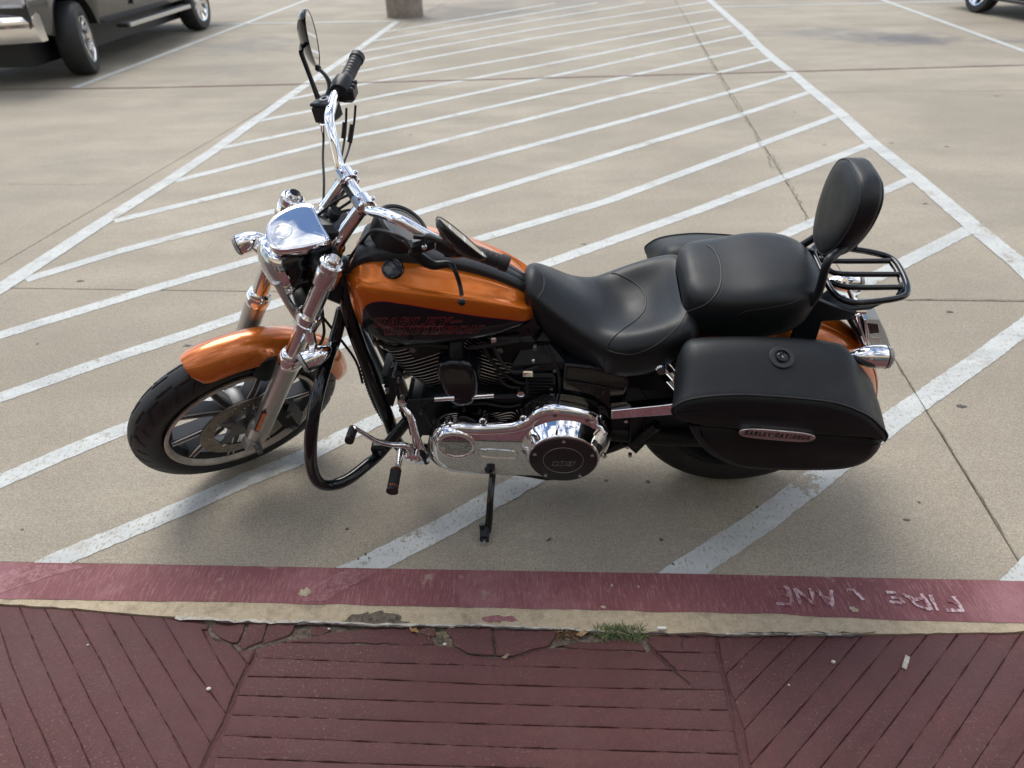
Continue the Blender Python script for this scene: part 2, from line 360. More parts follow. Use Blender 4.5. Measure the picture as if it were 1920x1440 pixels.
def bvh(o):
    me = o.data; BV_[o.name] = BVHTree.FromPolygons([v.co for v in me.vertices], [p.vertices for p in me.polygons]); return o
def seam(obj, pts, parent, r_=.0013, name='seam', m='thread', lift=.0004, sub=8):
    Q = [onto(obj, p.x, p.y, lift) for p in catmull([V(x, y, 0) for x, y in pts], sub)]
    Q = [q for q in Q if q is not None]
    Q2 = [Q[0]]
    for q in Q[1:]:
        if (q-Q2[-1]).length < .06: Q2.append(q)
    return B().tube(Q2, r_, 6, 1).build(name, M[m], parent)

# ================================================================== THE SETTING
lot = B().add([(-250, 1.2, -.03), (250, -6., -.03), (250, 400, -.03), (-250, 400, -.03)], [(0, 1, 2, 3)]).build('ground', M['concrete'], ang=0)
tag(lot, kind='structure')
EX = lambda k, y: 1.925+4.77*k+.136*(y-4.5)                # joints running away from the kerb
EYS = (3.226, 7.86, 12.5, 17.15, 21.8, 26.4)
def EY(j, x): return (1.411-.0567*x) if j < 0 else EYS[j]-.084*x
def corner(k, j):
    y = 3.
    for _ in range(12): y = EY(j, EX(k, y))
    return (EX(k, y), y)
road = empty('parking_lot'); tag(road, kind='structure')
B().add([(-30, 2.9, -.022), (30, -.6, -.022), (30, 28, -.022), (-30, 28, -.022)], [(0, 1, 2, 3)]).build('joint_filler', M['joint'], road, ang=0)
for k in range(-4, 4):
    for j in range(-1, 5):
        P = ccw([corner(k, j), corner(k+1, j), corner(k+1, j+1), corner(k, j+1)]); g = .0028 if j < 1 else .004
        Q = inset(P, g); Q2 = inset(P, g+.003); hz = random.uniform(-.0006, .0006)
        B().loft([[(x, y, -.024) for x, y in Q], [(x, y, -.003+hz) for x, y in Q], [(x, y, hz) for x, y in Q2]]).build('concrete_slab', M['concrete'], road, ang=0)

def px_line(pts): return [Vector((*G(x, y), 0)) for x, y in pts]
def strip(b, P, wd, z, rag=.003, step=.02, taper=False):
    """a painted strip with slightly uneven edges along a polyline (world)"""
    Q = [];
    for a, c in zip(P, P[1:]):
        n = max(1, int((c-a).length/step))
        for i in range(n): Q.append(a.lerp(c, i/n))
    Q.append(P[-1]); vs = []
    for i, q in enumerate(Q):
        t = (Q[min(i+1, len(Q)-1)]-Q[max(i-1, 0)]).normalized(); n_ = Vector((-t.y, t.x, 0))
        for s_ in (1, -1):
            wj = wd/2+rag*noise.noise(q*31+Vector((s_*7, 0, 3)))*1.6+rag*noise.noise(q*140+Vector((0, s_*9, 1)))
            vs.append(q+n_*s_*wj+Vector((0, 0, z)))
    return b.add(vs, [(2*i, 2*i+1, 2*i+3, 2*i+2) for i in range(len(Q)-1)])
stripes = [
 [(30, 1087), (116, 1047), (315, 965), (469, 897), (581, 852), (637, 822), (710, 787), (1505, 425), (1711, 335)],
 [(600, 1102), (683, 1063), (840, 985), (1000, 893), (1629, 526), (1820, 429)],
 [(1205, 1130), (1278, 1076), (1300, 1061), (1413, 988), (1513, 913), (1693, 775), (1847, 668), (1930, 606), (2010, 540)],
 [(1880, 1140), (1925, 1086), (2040, 960), (2200, 800)],
 [(-80, 940), (0, 903), (124, 849), (244, 800), (991, 507), (1304, 396), (1636, 269)],
 [(-120, 792), (0, 746), (210, 672), (360, 624), (525, 567), (897, 449), (1137, 378), (1576, 215)],
 [(-100, 668), (0, 629), (285, 542), (487, 484), (771, 403), (1381, 218), (1521, 172)],
 [(48, 525), (225, 471), (491, 402), (687, 355), (1221, 213), (1488, 140)],
 [(214, 415), (615, 318), (716, 293), (1137, 187), (1325, 142), (1449, 111)],
 [(328, 340), (600, 271), (716, 246), (781, 232), (1076, 166), (1240, 129), (1420, 88)],
 [(409, 279), (600, 239), (716, 212), (917, 169), (1109, 127), (1226, 101), (1400, 65)],
 [(474, 229), (589, 207), (716, 180), (846, 155), (982, 129), (1109, 104), (1371, 49)],
 [(542, 186), (710, 152), (841, 130), (996, 103), (1137, 76), (1357, 35)],
]
for i, s_ in enumerate(stripes):
    b = B(); strip(b, px_line(s_), .088 if i else .080, .0018); o = b.build('painted_stripe', M['paint'], road, ang=0)
far = [[(598, 150), (700, 129), (806, 108), (1000, 72), (1340, 18)], [(640, 122), (806, 89), (1000, 55), (1330, 3)], [(672, 98), (800, 74), (960, 45), (1210, 4)], [(700, 77), (820, 56), (960, 32), (1120, 5)], [(722, 60), (800, 47), (900, 30), (1040, 6)]]
for s_ in far:
    b = B(); strip(b, px_line(s_), .085, .0018); b.build('painted_stripe', M['paint'], road, ang=0)
side = [[(-170, 640), (0, 542), (195, 415), (315, 340), (405, 280), (472, 231), (562, 167), (660, 101), (745, 40)],
        [(2010, 590), (1917, 500), (1820, 421), (1715, 331), (1636, 269), (1576, 213), (1519, 167), (1481, 134), (1446, 107), (1420, 84), (1400, 62), (1330, 0), (1290, -35)],
        [(2000, 125), (1920, 96), (1655, 0), (1560, -34)], [(140, 165), (350, 86), (575, 0), (660, -31)]]
for i, s_ in enumerate(side):
    b = B(); strip(b, px_line(s_), (.115, .125, .10, .10)[i], .0030); b.build('painted_stripe', M['paint'], road, ang=0)
for s_ in [[(375, 46), (560, 43), (742, 40)], [(1345, 13), (1560, 8), (1800, 3), (1960, 0)]]:
    b = B(); strip(b, px_line(s_), .10, .0042); b.build('painted_stripe', M['paint'], road, ang=0)
b = B(); strip(b, px_line([(-60, 170), (0, 168), (300, 164), (640, 156), (960, 148), (1490, 134), (1920, 122), (2000, 120)]), .052, .0056)
s = NT('faded_red_line', .8); c0, _b = concrete_nodes(s); s.out(s.mix(s.rng(s.noise(4, 5, .7), .3, .65, .1, .75), c0, (.19, .10, .105)))
b.build('fire_lane_line', s.m, road, ang=0)
# cracks: thin dark jagged ribbons
M['crack'] = spotted('crack_shadow', (.07, .06, .05), (.14, .12, .095), .9)
def crack(pts, wd, amp=.008, par=road, m='crack', z=.0022):
    P = px_line(pts); Q = []
    for a, c in zip(P, P[1:]):
        n = max(2, int((c-a).length/.02))
        for i in range(n):
            q = a.lerp(c, i/n); t = (c-a).normalized(); Q.append(q+Vector((-t.y, t.x, 0))*amp*noise.noise(q*18)*2)
    Q.append(P[-1]); vs = []
    for i, q in enumerate(Q):
        t = (Q[min(i+1, len(Q)-1)]-Q[max(i-1, 0)]).normalized(); n_ = Vector((-t.y, t.x, 0)); k = wd*(.35+abs(noise.noise(q*23))*1.6)
        vs += [q+n_*k+Vector((0, 0, z)), q-n_*k+Vector((0, 0, z))]
    B().add(vs, [(2*i, 2*i+1, 2*i+3, 2*i+2) for i in range(len(Q)-1)]).build('crack', M[m], par, ang=0)
crack([(1385, 205), (1410, 240), (1425, 272), (1440, 282), (1443, 310), (1460, 318), (1485, 355), (1520, 420)], .0028, .018, z=.0040)
crack([(1427, 272), (1448, 292), (1462, 318)], .002, .02, z=.0045)
crack([(1300, 60), (1340, 130), (1384, 205)], .0035, .012, z=.0050)
crack([(1680, 680), (1720, 745), (1800, 872), (1880, 1000)], .0020, .003, z=.0046)
crack([(0, 345), (120, 347), (260, 345)], .002, .006)
crack([(1700, 563), (1800, 562), (1925, 564)], .003, .003, z=.0046)
# gum spots and stains of their own shape
M['scuff'] = spotted('tyre_scuff', (.16, .16, .16), (.30, .30, .29), .7, 30)
for i, (x, y, r_, e_) in enumerate([(651, 992, .009, 1), (1215, 903, .011, 1), (1137, 901, .007, 1.4), (1803, 762, .017, 1.5), (151, 527, .016, 1.9), (351, 648, .016, 1.6), (42, 993, .007, 1), (1780, 585, .017, 1.4), (1723, 942, .007, 1), (1420, 951, .008, 1), (1240, 1012, .009, .9), (1445, 345, .006, 1), (1735, 382, .013, 2.2), (1775, 275, .014, 2.2), (770, 253, .012, 2), (728, 213, .01, 2), (1095, 458, .011, 2), (1700, 975, .009, 1.6), (70, 645, .009, 1), (235, 560, .007, 2), (1870, 180, .022, 2.4), (1672, 268, .012, 1.8), (1490, 210, .012, 2), (1545, 272, .01, 2), (686, 1040, .008, .7), (692, 1047, .006, .8), (672, 1049, .005, .8), (1262, 1058, .006, 1)]):
    gx, gy = G(x, y); n = 14; rr = [r_*.75*(1+.7*noise.noise(Vector((k*1.7, i*3.1, 0)))) for k in range(n)]
    B().loft([[(gx+e_*rr[k]*f_*cos(2*pi*k/n), gy+rr[k]*f_*sin(2*pi*k/n), z) for k in range(n)] for f_, z in ((1, .0003), (.85, 0.0012 if i not in (24, 25, 26, 27) else .0030), (.3, .0016 if i not in (24, 25, 26, 27) else .0034))]).build('gum_spot', M['gum'], road)


# ---- kerb: flush concrete border, its road half painted red
KT = [(-500, 1046), (0, 1055), (640, 1066), (1280, 1077), (1920, 1091), (2500, 1106)]
KM = [(-500, 1116), (0, 1124), (255, 1129), (456, 1131), (600, 1135), (782, 1139), (1019, 1144), (1293, 1150), (1439, 1153), (1657, 1164), (1920, 1171), (2500, 1190)]
KB = [(-500, 1125), (0, 1133), (109, 1140), (310, 1157), (456, 1166), (600, 1168), (693, 1173), (928, 1175), (1202, 1187), (1340, 1190), (1548, 1191), (1800, 1188), (1920, 1186), (2500, 1180)]
def band(top, bot, z, step=60, rag=0.):
    xs = list(range(-3000, 5001, 20)); T = [(*G(x, lerpf(x, top)), z) for x in xs]; Bm = [(*G(x, lerpf(x, bot)), z) for x in xs]
    if rag: Bm = [(x, y+rag*noise.noise(Vector((x*9, 1, 2)))+rag*.6*noise.noise(Vector((x*40, 1, 2))), z_) for x, y, z_ in Bm]
    return T, Bm
T, Bo = band(KT, KB, .004, rag=.006)
kb = B(); n = len(T); dn = lambda L_, z: [(x, y, z) for x, y, _ in L_]
kb.add(dn(T, -.05)+[(x, y-.002, .004) for x, y, _ in T]+Bo+dn(Bo, -.05), [(r_*n+i, r_*n+i+1, (r_+1)*n+i+1, (r_+1)*n+i) for r_ in range(3) for i in range(n-1)])
kerb = kb.build('kerb', M['tan'], ang=0); tag(kerb, kind='structure')
T, Bo = band([(a, b+.8) for a, b in KT], KM, .0055, rag=.004)
B().add(T+Bo, [(i, i+1, n+i+1, n+i) for i in range(n-1)]).build('red_band', M['kred'], kerb, ang=0)
for P_ in [[(-60, 1118), (-60, 1092), (60, 1062), (170, 1063), (90, 1084), (20, 1108), (-10, 1119)], [(572, 1129), (560, 1119), (600, 1094), (652, 1070), (712, 1071), (690, 1086), (650, 1106), (606, 1130)], [(1215, 1120), (1232, 1083), (1330, 1085), (1290, 1112), (1240, 1143), (1190, 1143)]][:2]:
    W_ = [Vector((*G(x, y), 0)) for x, y in P_]; Q = []
    for a, c in zip(W_, W_[1:]+W_[:1]):
        for t in range(8): q = a.lerp(c, t/8); q2 = q*30; Q.append((q.x+.006*noise.noise(q2), q.y+.005*noise.noise(q2+Vector((9, 0, 0))), .0062))
    B().add(Q, [tuple(range(len(Q)))]).build('worn_stripe', M['kworn'], kerb, ang=0)
for i, (x, y, r_, e_) in enumerate([(573, 1113, .018, 1.), (1147, 1100, .006, .7), (1197, 1103, .005, .6), (1131, 1141, .006, 1.2), (1600, 1145, .013, .8), (640, 1077, .003, 1)]):
    gx, gy = G(x, y); n_ = 16
    B().add([(gx+e_*r_*(1+.8*noise.noise(Vector((k*1.3, i*3.1, 0))))*cos(2*pi*k/n_), gy+r_*.8*(1+.8*noise.noise(Vector((k*1.1, i*5.1, 4))))*sin(2*pi*k/n_), .0070) for k in range(n_)], [tuple(range(n_))]).build('bare_patch', M['tan'], kerb, ang=0)

# lettering FIRE LANE, to be read from the lot (upside down from here)
def letter(name, strokes, par, z=.0076, wd=.0105):
    b = B()
    for i, s_ in enumerate(strokes):
        strip(b, px_line(s_), wd, z+i*.0002, rag=.0022, step=.006)
    o = b.build('letter', M['letter'], par, ang=0)
let = empty('fire_lane_lettering'); let.parent = kerb
def cr_(L_): return [[(1220+x/2.743, 1000+y/2.743) for x, y in s_] for s_ in L_]
for s_ in [[[(1550, 332), (1605, 410)], [(1605, 408), (1515, 402)], [(1575, 368), (1520, 352)]],                       # F
           [[(1432, 325), (1472, 405)]],                                                                             # I
           [[(1388, 318), (1440, 402)], [(1436, 400), (1375, 385), (1335, 352), (1400, 342)], [(1360, 350), (1290, 322)]],  # R
           [[(1255, 312), (1295, 368)], [(1290, 366), (1225, 362)], [(1276, 340), (1232, 338)], [(1258, 314), (1208, 312)]],  # E
           [[(1045, 300), (1088, 352)], [(1046, 302), (1000, 300)]],                                                  # L
           [[(928, 300), (925, 382)], [(925, 382), (848, 298)], [(925, 345), (885, 338)]],                             # A
           [[(822, 292), (842, 380)], [(842, 378), (738, 292)], [(738, 292), (768, 376)]],                             # N
           [[(700, 285), (728, 376)], [(727, 374), (645, 372)], [(715, 328), (668, 322)], [(702, 287), (650, 284)]]]:  # E
    letter('letter', cr_(s_), let)
crp = B()
# sealant and dark line at the kerb's foot
def foot(off, wd, z, m, name, x0=300, x1=1560, rag=.006):
    P = [Vector((*G(x, lerpf(x, KB)+off), 0)) for x in range(x0, x1, 12)]
    P = [p+Vector((0, rag*noise.noise(p*17), 0)) for p in P]; b = B(); strip(b, P, wd, z, rag=.004, step=.01); b.build(name, M[m], kerb, ang=0)
foot(1.0, .010, .0056, 'caulk', 'joint_sealant', 330, 1200, .005); foot(4.2, .004, .0060, 'dcrack', 'joint_grime', 380, 1330, .005); foot(0.5, .006, .0053, 'caulk', 'joint_sealant', 1360, 1580, .003)
foot(2.5, .0032, .0062, 'gum', 'joint_grime', 560, 1620, .006); foot(-2, .0016, .0066, 'joint', 'joint_grime', 1400, 1650, .006)


M['soil'] = spotted('soil', (.05, .038, .028), (.17, .14, .105), .95, 80)  # soil colour darkened to stand for the shadow in gaps between broken pieces
# ---- sidewalk of stamped, stained planks
walk = empty('sidewalk'); tag(walk, kind='structure')
xs = list(range(-3000, 5001, 100)); far_ = [(*G(x, lerpf(x, KB)-3), -.0055) for x in xs]; n = len(xs)
B().add(far_+[(x*1.3, .2, -.0055) for x, y, z in far_], [(i, i+1, n+i+1, n+i) for i in range(n-1)]).build('sidewalk_bed', M['maroon'], walk, ang=0)
B().add([(-14, -4.6, -.006), (14, -4.6, -.006), (14, .66, -.006), (-14, .66, -.006)], [(0, 1, 2, 3)]).build('paving', M['maroon'], walk, ang=0)
def piece(px, name='plank', par=walk, z=None, m='maroon', gap=.0006, bev=.0022, jag=.0011, depth=.03, tilt=0.):
    W = [Vector(G(x, y)) for x, y in px]; Q = []
    for i in range(len(W)):
        a, c = W[i], W[(i+1) % len(W)]; n_ = max(1, int((c-a).length/.016))
        for k in range(n_):
            q = a.lerp(c, k/n_); f_ = 1 if 0 < k else 0
            t = (c-a).normalized(); Q.append(q+Vector((-t.y, t.x))*jag*f_*(noise.noise(Vector((q.x*60, q.y*60, 2)))+.9*noise.noise(Vector((q.x*14, q.y*14, 5))))*2)
    P = ccw(Q); z = random.uniform(-.0006, .0006) if z is None else z
    cx = sum(p[0] for p in P)/len(P); cy = sum(p[1] for p in P)/len(P); ta, tb = random.uniform(-.001, .001), random.uniform(-.006, .006)
    if tilt: ta, tb = random.uniform(-tilt, tilt), random.uniform(-tilt, tilt)
    def zz(x, y): return z+(ta*(x-cx) if abs(cx) < .5 or tilt else 0)+tb*(y-cy)
    rings = [[(x, y, -depth) for x, y in inset(P, gap)], [(x, y, zz(x, y)-bev) for x, y in inset(P, gap)], [(x, y, zz(x, y)-bev*.3) for x, y in inset(P, gap+bev*.4)], [(x, y, zz(x, y)) for x, y in inset(P, gap+bev)]]
    return B().loft(rings).build(name, M[m], par, ang=50)
GR = [[(490, 1203), (865, 1210), (1340, 1224)], [(481, 1233), (693, 1242), (928, 1248), (1282, 1257), (1351, 1260)], [(463, 1268), (700, 1273), (910, 1283), (1147, 1290), (1360, 1293)],
      [(445, 1303), (700, 1312), (983, 1321), (1293, 1330), (1366, 1331)], [(434, 1340), (700, 1350), (965, 1359), (1293, 1368), (1377, 1371)], [(419, 1379), (700, 1391), (946, 1401), (1293, 1411), (1384, 1414)],
      [(406, 1420), (700, 1432), (946, 1439), (1392, 1456)], [(390, 1463), (700, 1475), (946, 1483), (1400, 1500)], [(370, 1512), (700, 1522), (950, 1531), (1408, 1550)]]
for i in range(1, 8):
    piece(GR[i]+GR[i+1][::-1])
piece([(530, 1203.8), (560, 1198), (600, 1190), (650, 1182), (700, 1177), (765, 1175), (770, 1183), (800, 1190), (812, 1199), (815, 1209), (700, 1207)], jag=.002)
piece([(1040, 1213), (1080, 1203), (1130, 1201), (1183, 1199), (1203, 1206), (1212, 1220.5), (1120, 1218)], jag=.002)
piece([(1216, 1190), (1340, 1192), (1343, 1224), (1232, 1221), (1214, 1206)], jag=.0015)
piece([(482, 1215), (505, 1208), (530, 1204), (700, 1207), (815, 1209), (850, 1212), (877, 1228), (905, 1230), (930, 1233), (961, 1233), (986, 1225), (1010, 1216), (1040, 1213.5), (1120, 1218), (1222, 1221), (1240, 1238), (1262, 1257), (928, 1248), (693, 1242), (481, 1233)], jag=.002)
piece([(1229, 1221.5), (1343, 1224), (1351, 1260), (1270, 1257.5), (1252, 1240)], jag=.002)
for c_ in [[(394, 1179), (405, 1164), (463, 1166), (456, 1185), (445, 1206), (434, 1206), (412, 1196)], [(467, 1167), (501, 1168), (497, 1186), (492, 1203), (454, 1219), (448, 1208), (458, 1188)], [(503, 1169), (554, 1172), (549, 1184), (543, 1191), (492, 1208), (498, 1188)], [(583, 1175), (617, 1174), (620, 1182), (604, 1190), (583, 1193)],
           [(833, 1177), (923, 1176), (925, 1200), (928, 1229), (905, 1228), (877, 1226), (851, 1211)], [(925, 1177), (985, 1178), (1050, 1181), (1040, 1196), (1030, 1211), (1000, 1217), (986, 1222), (961, 1231), (930, 1230), (927, 1200)], [(790, 1178), (815, 1177), (817, 1193), (800, 1195), (788, 1187)]]:
    piece(c_, 'broken_piece', jag=.0022, z=random.uniform(-.001, .005), tilt=.06, gap=.0006)
d_ = [[(-420, 1133), (-420, 1495)], [(-75, 1133), (-20, 1275), (0, 1321), (25, 1387), (47, 1440), (64, 1480)], [(-10, 1133), (0, 1179), (22, 1248), (51, 1317), (80, 1379), (106, 1440), (124, 1482)], [(35, 1136), (73, 1226), (109, 1306), (146, 1383), (171, 1440), (192, 1485)],
      [(82, 1139), (124, 1219), (171, 1317), (204, 1379), (233, 1440), (257, 1490)], [(134, 1143), (190, 1241), (241, 1343), (295, 1440), (322, 1492)], [(193, 1148), (255, 1259), (317, 1365), (357, 1440), (366, 1462)], [(245, 1153), (299, 1237), (350, 1321), (395, 1394)], [(305, 1158), (361, 1252), (423, 1337)], [(378, 1180), (408, 1235), (441, 1291)], [(440, 1213), (463, 1246)]]
crk = {5: [(357, 1478), (362, 1464)], 6: [(372, 1446)], 7: [(410, 1366)], 8: [(432, 1313)], 9: [(452, 1268)]}
for i in range(len(d_)-1):
    a, c = d_[i], d_[i+1]
    top = []
    if i == 8: top = [(330, 1163), (352, 1166), (392, 1170), (388, 1180)]
    if i == 9: top = [(400, 1196), (432, 1209)]
    piece(a[::1]+crk.get(i, [])+c[::-1]+top[::-1], jag=.0012)
piece([(446, 1221), (480, 1216), (476, 1228), (466, 1246)], jag=.001)
r_l = [[(1345, 1194), (1352, 1230), (1360, 1264)], [(1435, 1193), (1400, 1226), (1362, 1264)], [(1494, 1193), (1440, 1248), (1378, 1313)], [(1553, 1192), (1470, 1285), (1396, 1368)], [(1617, 1191), (1510, 1318), (1407, 1434)], [(1680, 1190), (1580, 1310), (1472, 1438), (1428, 1490)], [(1740, 1189), (1640, 1315), (1541, 1437), (1497, 1490)],
       [(1797, 1188), (1700, 1318), (1610, 1437), (1568, 1492)], [(1856, 1187), (1765, 1320), (1683, 1437), (1645, 1492)], [(1916, 1186), (1830, 1320), (1752, 1437), (1715, 1494)], [(1990, 1185), (1910, 1310), (1825, 1437), (1788, 1495)], [(2066, 1184), (1985, 1310), (1902, 1437), (1866, 1495)], [(2400, 1180), (2400, 1330), (2400, 1495)]]
ex = {0: [], 1: [(1368, 1290)], 2: [(1386, 1340)], 3: [(1400, 1400)], 4: [(1411, 1455), (1419, 1490)]}
for i in range(len(r_l)-1):
    piece(r_l[i]+ex.get(i, [])+r_l[i+1][::-1], jag=.0011)
def patch(px, m, name, z):
    P = ccw([G(x, y) for x, y in px]); B().add([(x, y, z) for x, y in P], [tuple(range(len(P)))]).build(name, M[m], walk, ang=0)
patch([(380, 1158), (450, 1160), (560, 1164), (700, 1168), (1210, 1182), (1225, 1205), (1215, 1225), (1060, 1222), (960, 1240), (870, 1236), (800, 1212), (530, 1212), (450, 1228), (400, 1205)], 'soil', 'soil', -.0045)
crack([(1213, 1204), (1240, 1238), (1262, 1256), (1280, 1272), (1294, 1284)], .0018, .006, walk, 'dcrack', .004)
crack([(925, 1176), (922, 1200), (930, 1229)], .0012, .003, walk, 'dcrack', .0045); crack([(1345, 1192), (1362, 1290), (1378, 1371), (1393, 1445)], .0010, .003, walk, 'dcrack', .003); crack([(478, 1216), (440, 1300), (425, 1342), (372, 1448)], .0016, .005, walk, 'dcrack', .003)
crack([(1283, 1192), (1278, 1210), (1282, 1225)], .0008, .003, walk, 'dcrack', .0035)
crack([(851, 1212), (877, 1228), (930, 1232), (961, 1233), (986, 1225), (1035, 1213)], .0016, .003, walk, 'dcrack', .0035); crack([(400, 1197), (434, 1209), (450, 1222), (492, 1209), (540, 1195)], .0016, .003, walk, 'dcrack', .0032)

for P_ in [[(640, 1168), (655, 1158), (680, 1152), (700, 1149), (730, 1152), (755, 1160), (768, 1170), (740, 1175), (690, 1174)], [(905, 1158), (960, 1157), (972, 1166), (940, 1170), (908, 1167)]]:
    W_ = [Vector((*G(x, y), 0)) for x, y in P_]; Q = []
    for a, c in zip(W_, W_[1:]+W_[:1]):
        for t in range(6): q = a.lerp(c, t/6); q2 = q*55; Q.append((q.x+.016*noise.noise(q2), q.y+.013*noise.noise(q2+Vector((9, 0, 0))), .0052))
    B().add(Q, [tuple(range(len(Q)))]).build('chipped_patch', M['soil'] if P_[0][0] < 800 else M['kworn'], kerb, ang=0)
# grass and weeds in the joint
M['grass'] = mat('grass', (.045, .085, .018), .6, var=(60, (.10, .13, .035), .6, .4, .6)); M['dry'] = mat('dry_grass', (.30, .26, .15), .7); M['weed'] = mat('weed', (.10, .07, .03), .7, var=(90, (.17, .06, .03), .7, .4, .6))
def tuft(name, px0, px1, n_, hmax, m, label, cat, seed, spread=.03):
    rnd = random.Random(seed); b = B()
    for i in range(n_):
        t = rnd.random(); x, y = G(px0[0]+(px1[0]-px0[0])*t, px0[1]+(px1[1]-px0[1])*t+rnd.gauss(0, 3)); h_ = hmax*rnd.uniform(.35, 1)*(1-.5*abs(2*t-1)); a = rnd.uniform(0, 2*pi); l = rnd.uniform(.2, 1.1)*spread
        wd = rnd.uniform(.0007, .0017); p = Vector((x, y, -.004)); dx = Vector((cos(a), sin(a), 0)); sd_ = Vector((-sin(a), cos(a), 0))*wd
        pts = [p, p+dx*l*.25+Vector((0, 0, h_*.55)), p+dx*l*.7+Vector((0, 0, h_)), p+dx*l*1.1+Vector((0, 0, h_*.8))]; vs = []
        for j, q in enumerate(pts): k = (1, .9, .6, .08)[j]; vs += [q+sd_*k, q-sd_*k]
        b.add(vs, [(0, 1, 3, 2), (2, 3, 5, 4), (4, 5, 7, 6)], 1 if rnd.random() < .12 else 0)
    o = b.build(name, [m, M['dry']], None, ang=0); tag(o, label, cat); return o
tuft('grass_tuft', (1118, 1186), (1208, 1188), 560, .024, M['grass'], 'dense green grass tuft growing where the red sidewalk meets the kerb', 'grass', 3)
tuft('weed', (1040, 1190), (1085, 1192), 150, .018, M['weed'], 'low reddish weed in the crack just left of the grass tuft', 'weed', 5, .02)
tuft('weed', (770, 1176), (850, 1196), 70, .010, M['dry'], 'sparse dry stalks in the gap left of the broken pavement piece', 'weed', 6, .02)
tuft('moss_clump', (112, 1136), (124, 1137), 60, .008, M['grass'], 'small dark moss clump on the kerb edge at far left', 'moss', 8, .008)
def leaf(px, s_, rot, col, label, m=None):
    x, y = G(*px); P = []
    for k in range(12):
        a = 2*pi*k/12; P.append((s_*cos(a)*(1+.1*sin(3*a)), s_*.42*sin(a)))
    up_ = [(x+a*cos(rot)-b_*sin(rot), y+a*sin(rot)+b_*cos(rot), .006+.25*abs(b_)+.1*a+.004*sin(a*300)) for a, b_ in P]
    o = B().add(up_+[(p[0], p[1], p[2]-.0006) for p in up_]+[(x, y, .0065)], [(k, (k+1) % 12, 24) for k in range(12)]+[(k, (k+1) % 12, 12+(k+1) % 12, 12+k) for k in range(12)]+[tuple(range(23, 11, -1))]).build('dry_leaf', mat('leaf', col, .7, var=(80, tuple(q*.6 for q in col), .7, .4, .6)))
    tag(o, label, 'leaf', 'dry leaves scattered near the kerb')
leaf((776, 1184), .014, -.5, (.45, .24, .09), 'small orange brown dry leaf on the kerb edge at left centre')
leaf((1092, 1190), .018, .4, (.42, .28, .13), 'tan dry leaf lying at the left end of the grass tuft')
leaf((949, 1233), .011, .3, (.36, .27, .18), 'pale leaf lying below the cracked pavement pieces')
leaf((1029, 1014), .009, .2, (.17, .09, .05), 'dark brown curled leaf on the concrete right of the kickstand foot')
x, y = G(1240, 1182); o = B().tube([(x-.011, y, .010), (x+.012, y-.001, .0102)], .0045, 10, 1).build('cigarette_end', M['butt']); tag(o, 'white cigarette end lying on the kerb joint right of the grass', 'litter')
M['pebble'] = spotted('pebble', (.52, .47, .37), (.70, .66, .56), .7)
for (px, r_, lb) in [((392, 1293), .006, 'cream pebble on the left planks beside the long crack'), ((165, 1210), .003, 'tiny white pebble on the far left planks'), ((1562, 1242), .0055, 'cream pebble on the right hand planks below the kerb'), ((1479, 1285), .003, 'tiny pebble on the right planks near the cross joint'), ((617, 1180), .004, 'small pale pebble beside the loose broken chip of paving'), ((834, 1209), .005, 'white pebble in the soil beside the broken paving piece')]:
    x, y = G(*px); o = B().ball((x, y, r_*.5), r_, 10, sc=(1.1, .85, .7)).build('pebble', M['pebble']); tag(o, lb, 'pebble', 'pebbles lying on the red planks')
x, y = G(1698, 1243); o = B().box((x, y, .003), (.012, .045, .003), Matrix.Rotation(-.65, 3, 'Z'), .001).build('sealant_scrap', M['caulk']); tag(o, 'grey strip of old sealant lying in a groove of the right planks', 'litter')

# ---- concrete light pole base
x, y = -1.80, 14.55
pb = empty('light_pole', (x, y, 0)); tag(pb, 'round concrete light pole base where the left hatching line ends', 'light pole')
M['pole'] = spotted('weathered_concrete', (.20, .165, .13), (.30, .255, .21), .85, 9); M['steel'] = mat('pole_steel', (.10, .08, .07), .5, .3)
B().lathe([(0, .335), (.95, .335), (.985, .315), (.985, .02)], (0, 0, 0), (0, 0, 1), 40).build('concrete_base', M['pole'], pb)
B().box((0, 0, 1.0), (.36, .36, .03), bev=.005).build('base_plate', M['steel'], pb); B().lathe([(1.015, .10), (8.2, .07)], (0, 0, 0), (0, 0, 1), 20).build('pole_shaft', M['steel'], pb)
for a in range(4): B().lathe([(1.01, .02), (1.07, .02)], (.14*cos(a*pi/2+pi/4), .14*sin(a*pi/2+pi/4), 0), (0, 0, 1), 6).build('anchor_bolt', M['steel'], pb)
B().box((.5, 0, 8.2), (.9, .35, .14), bev=.03).build('lamp_head', M['steel'], pb)

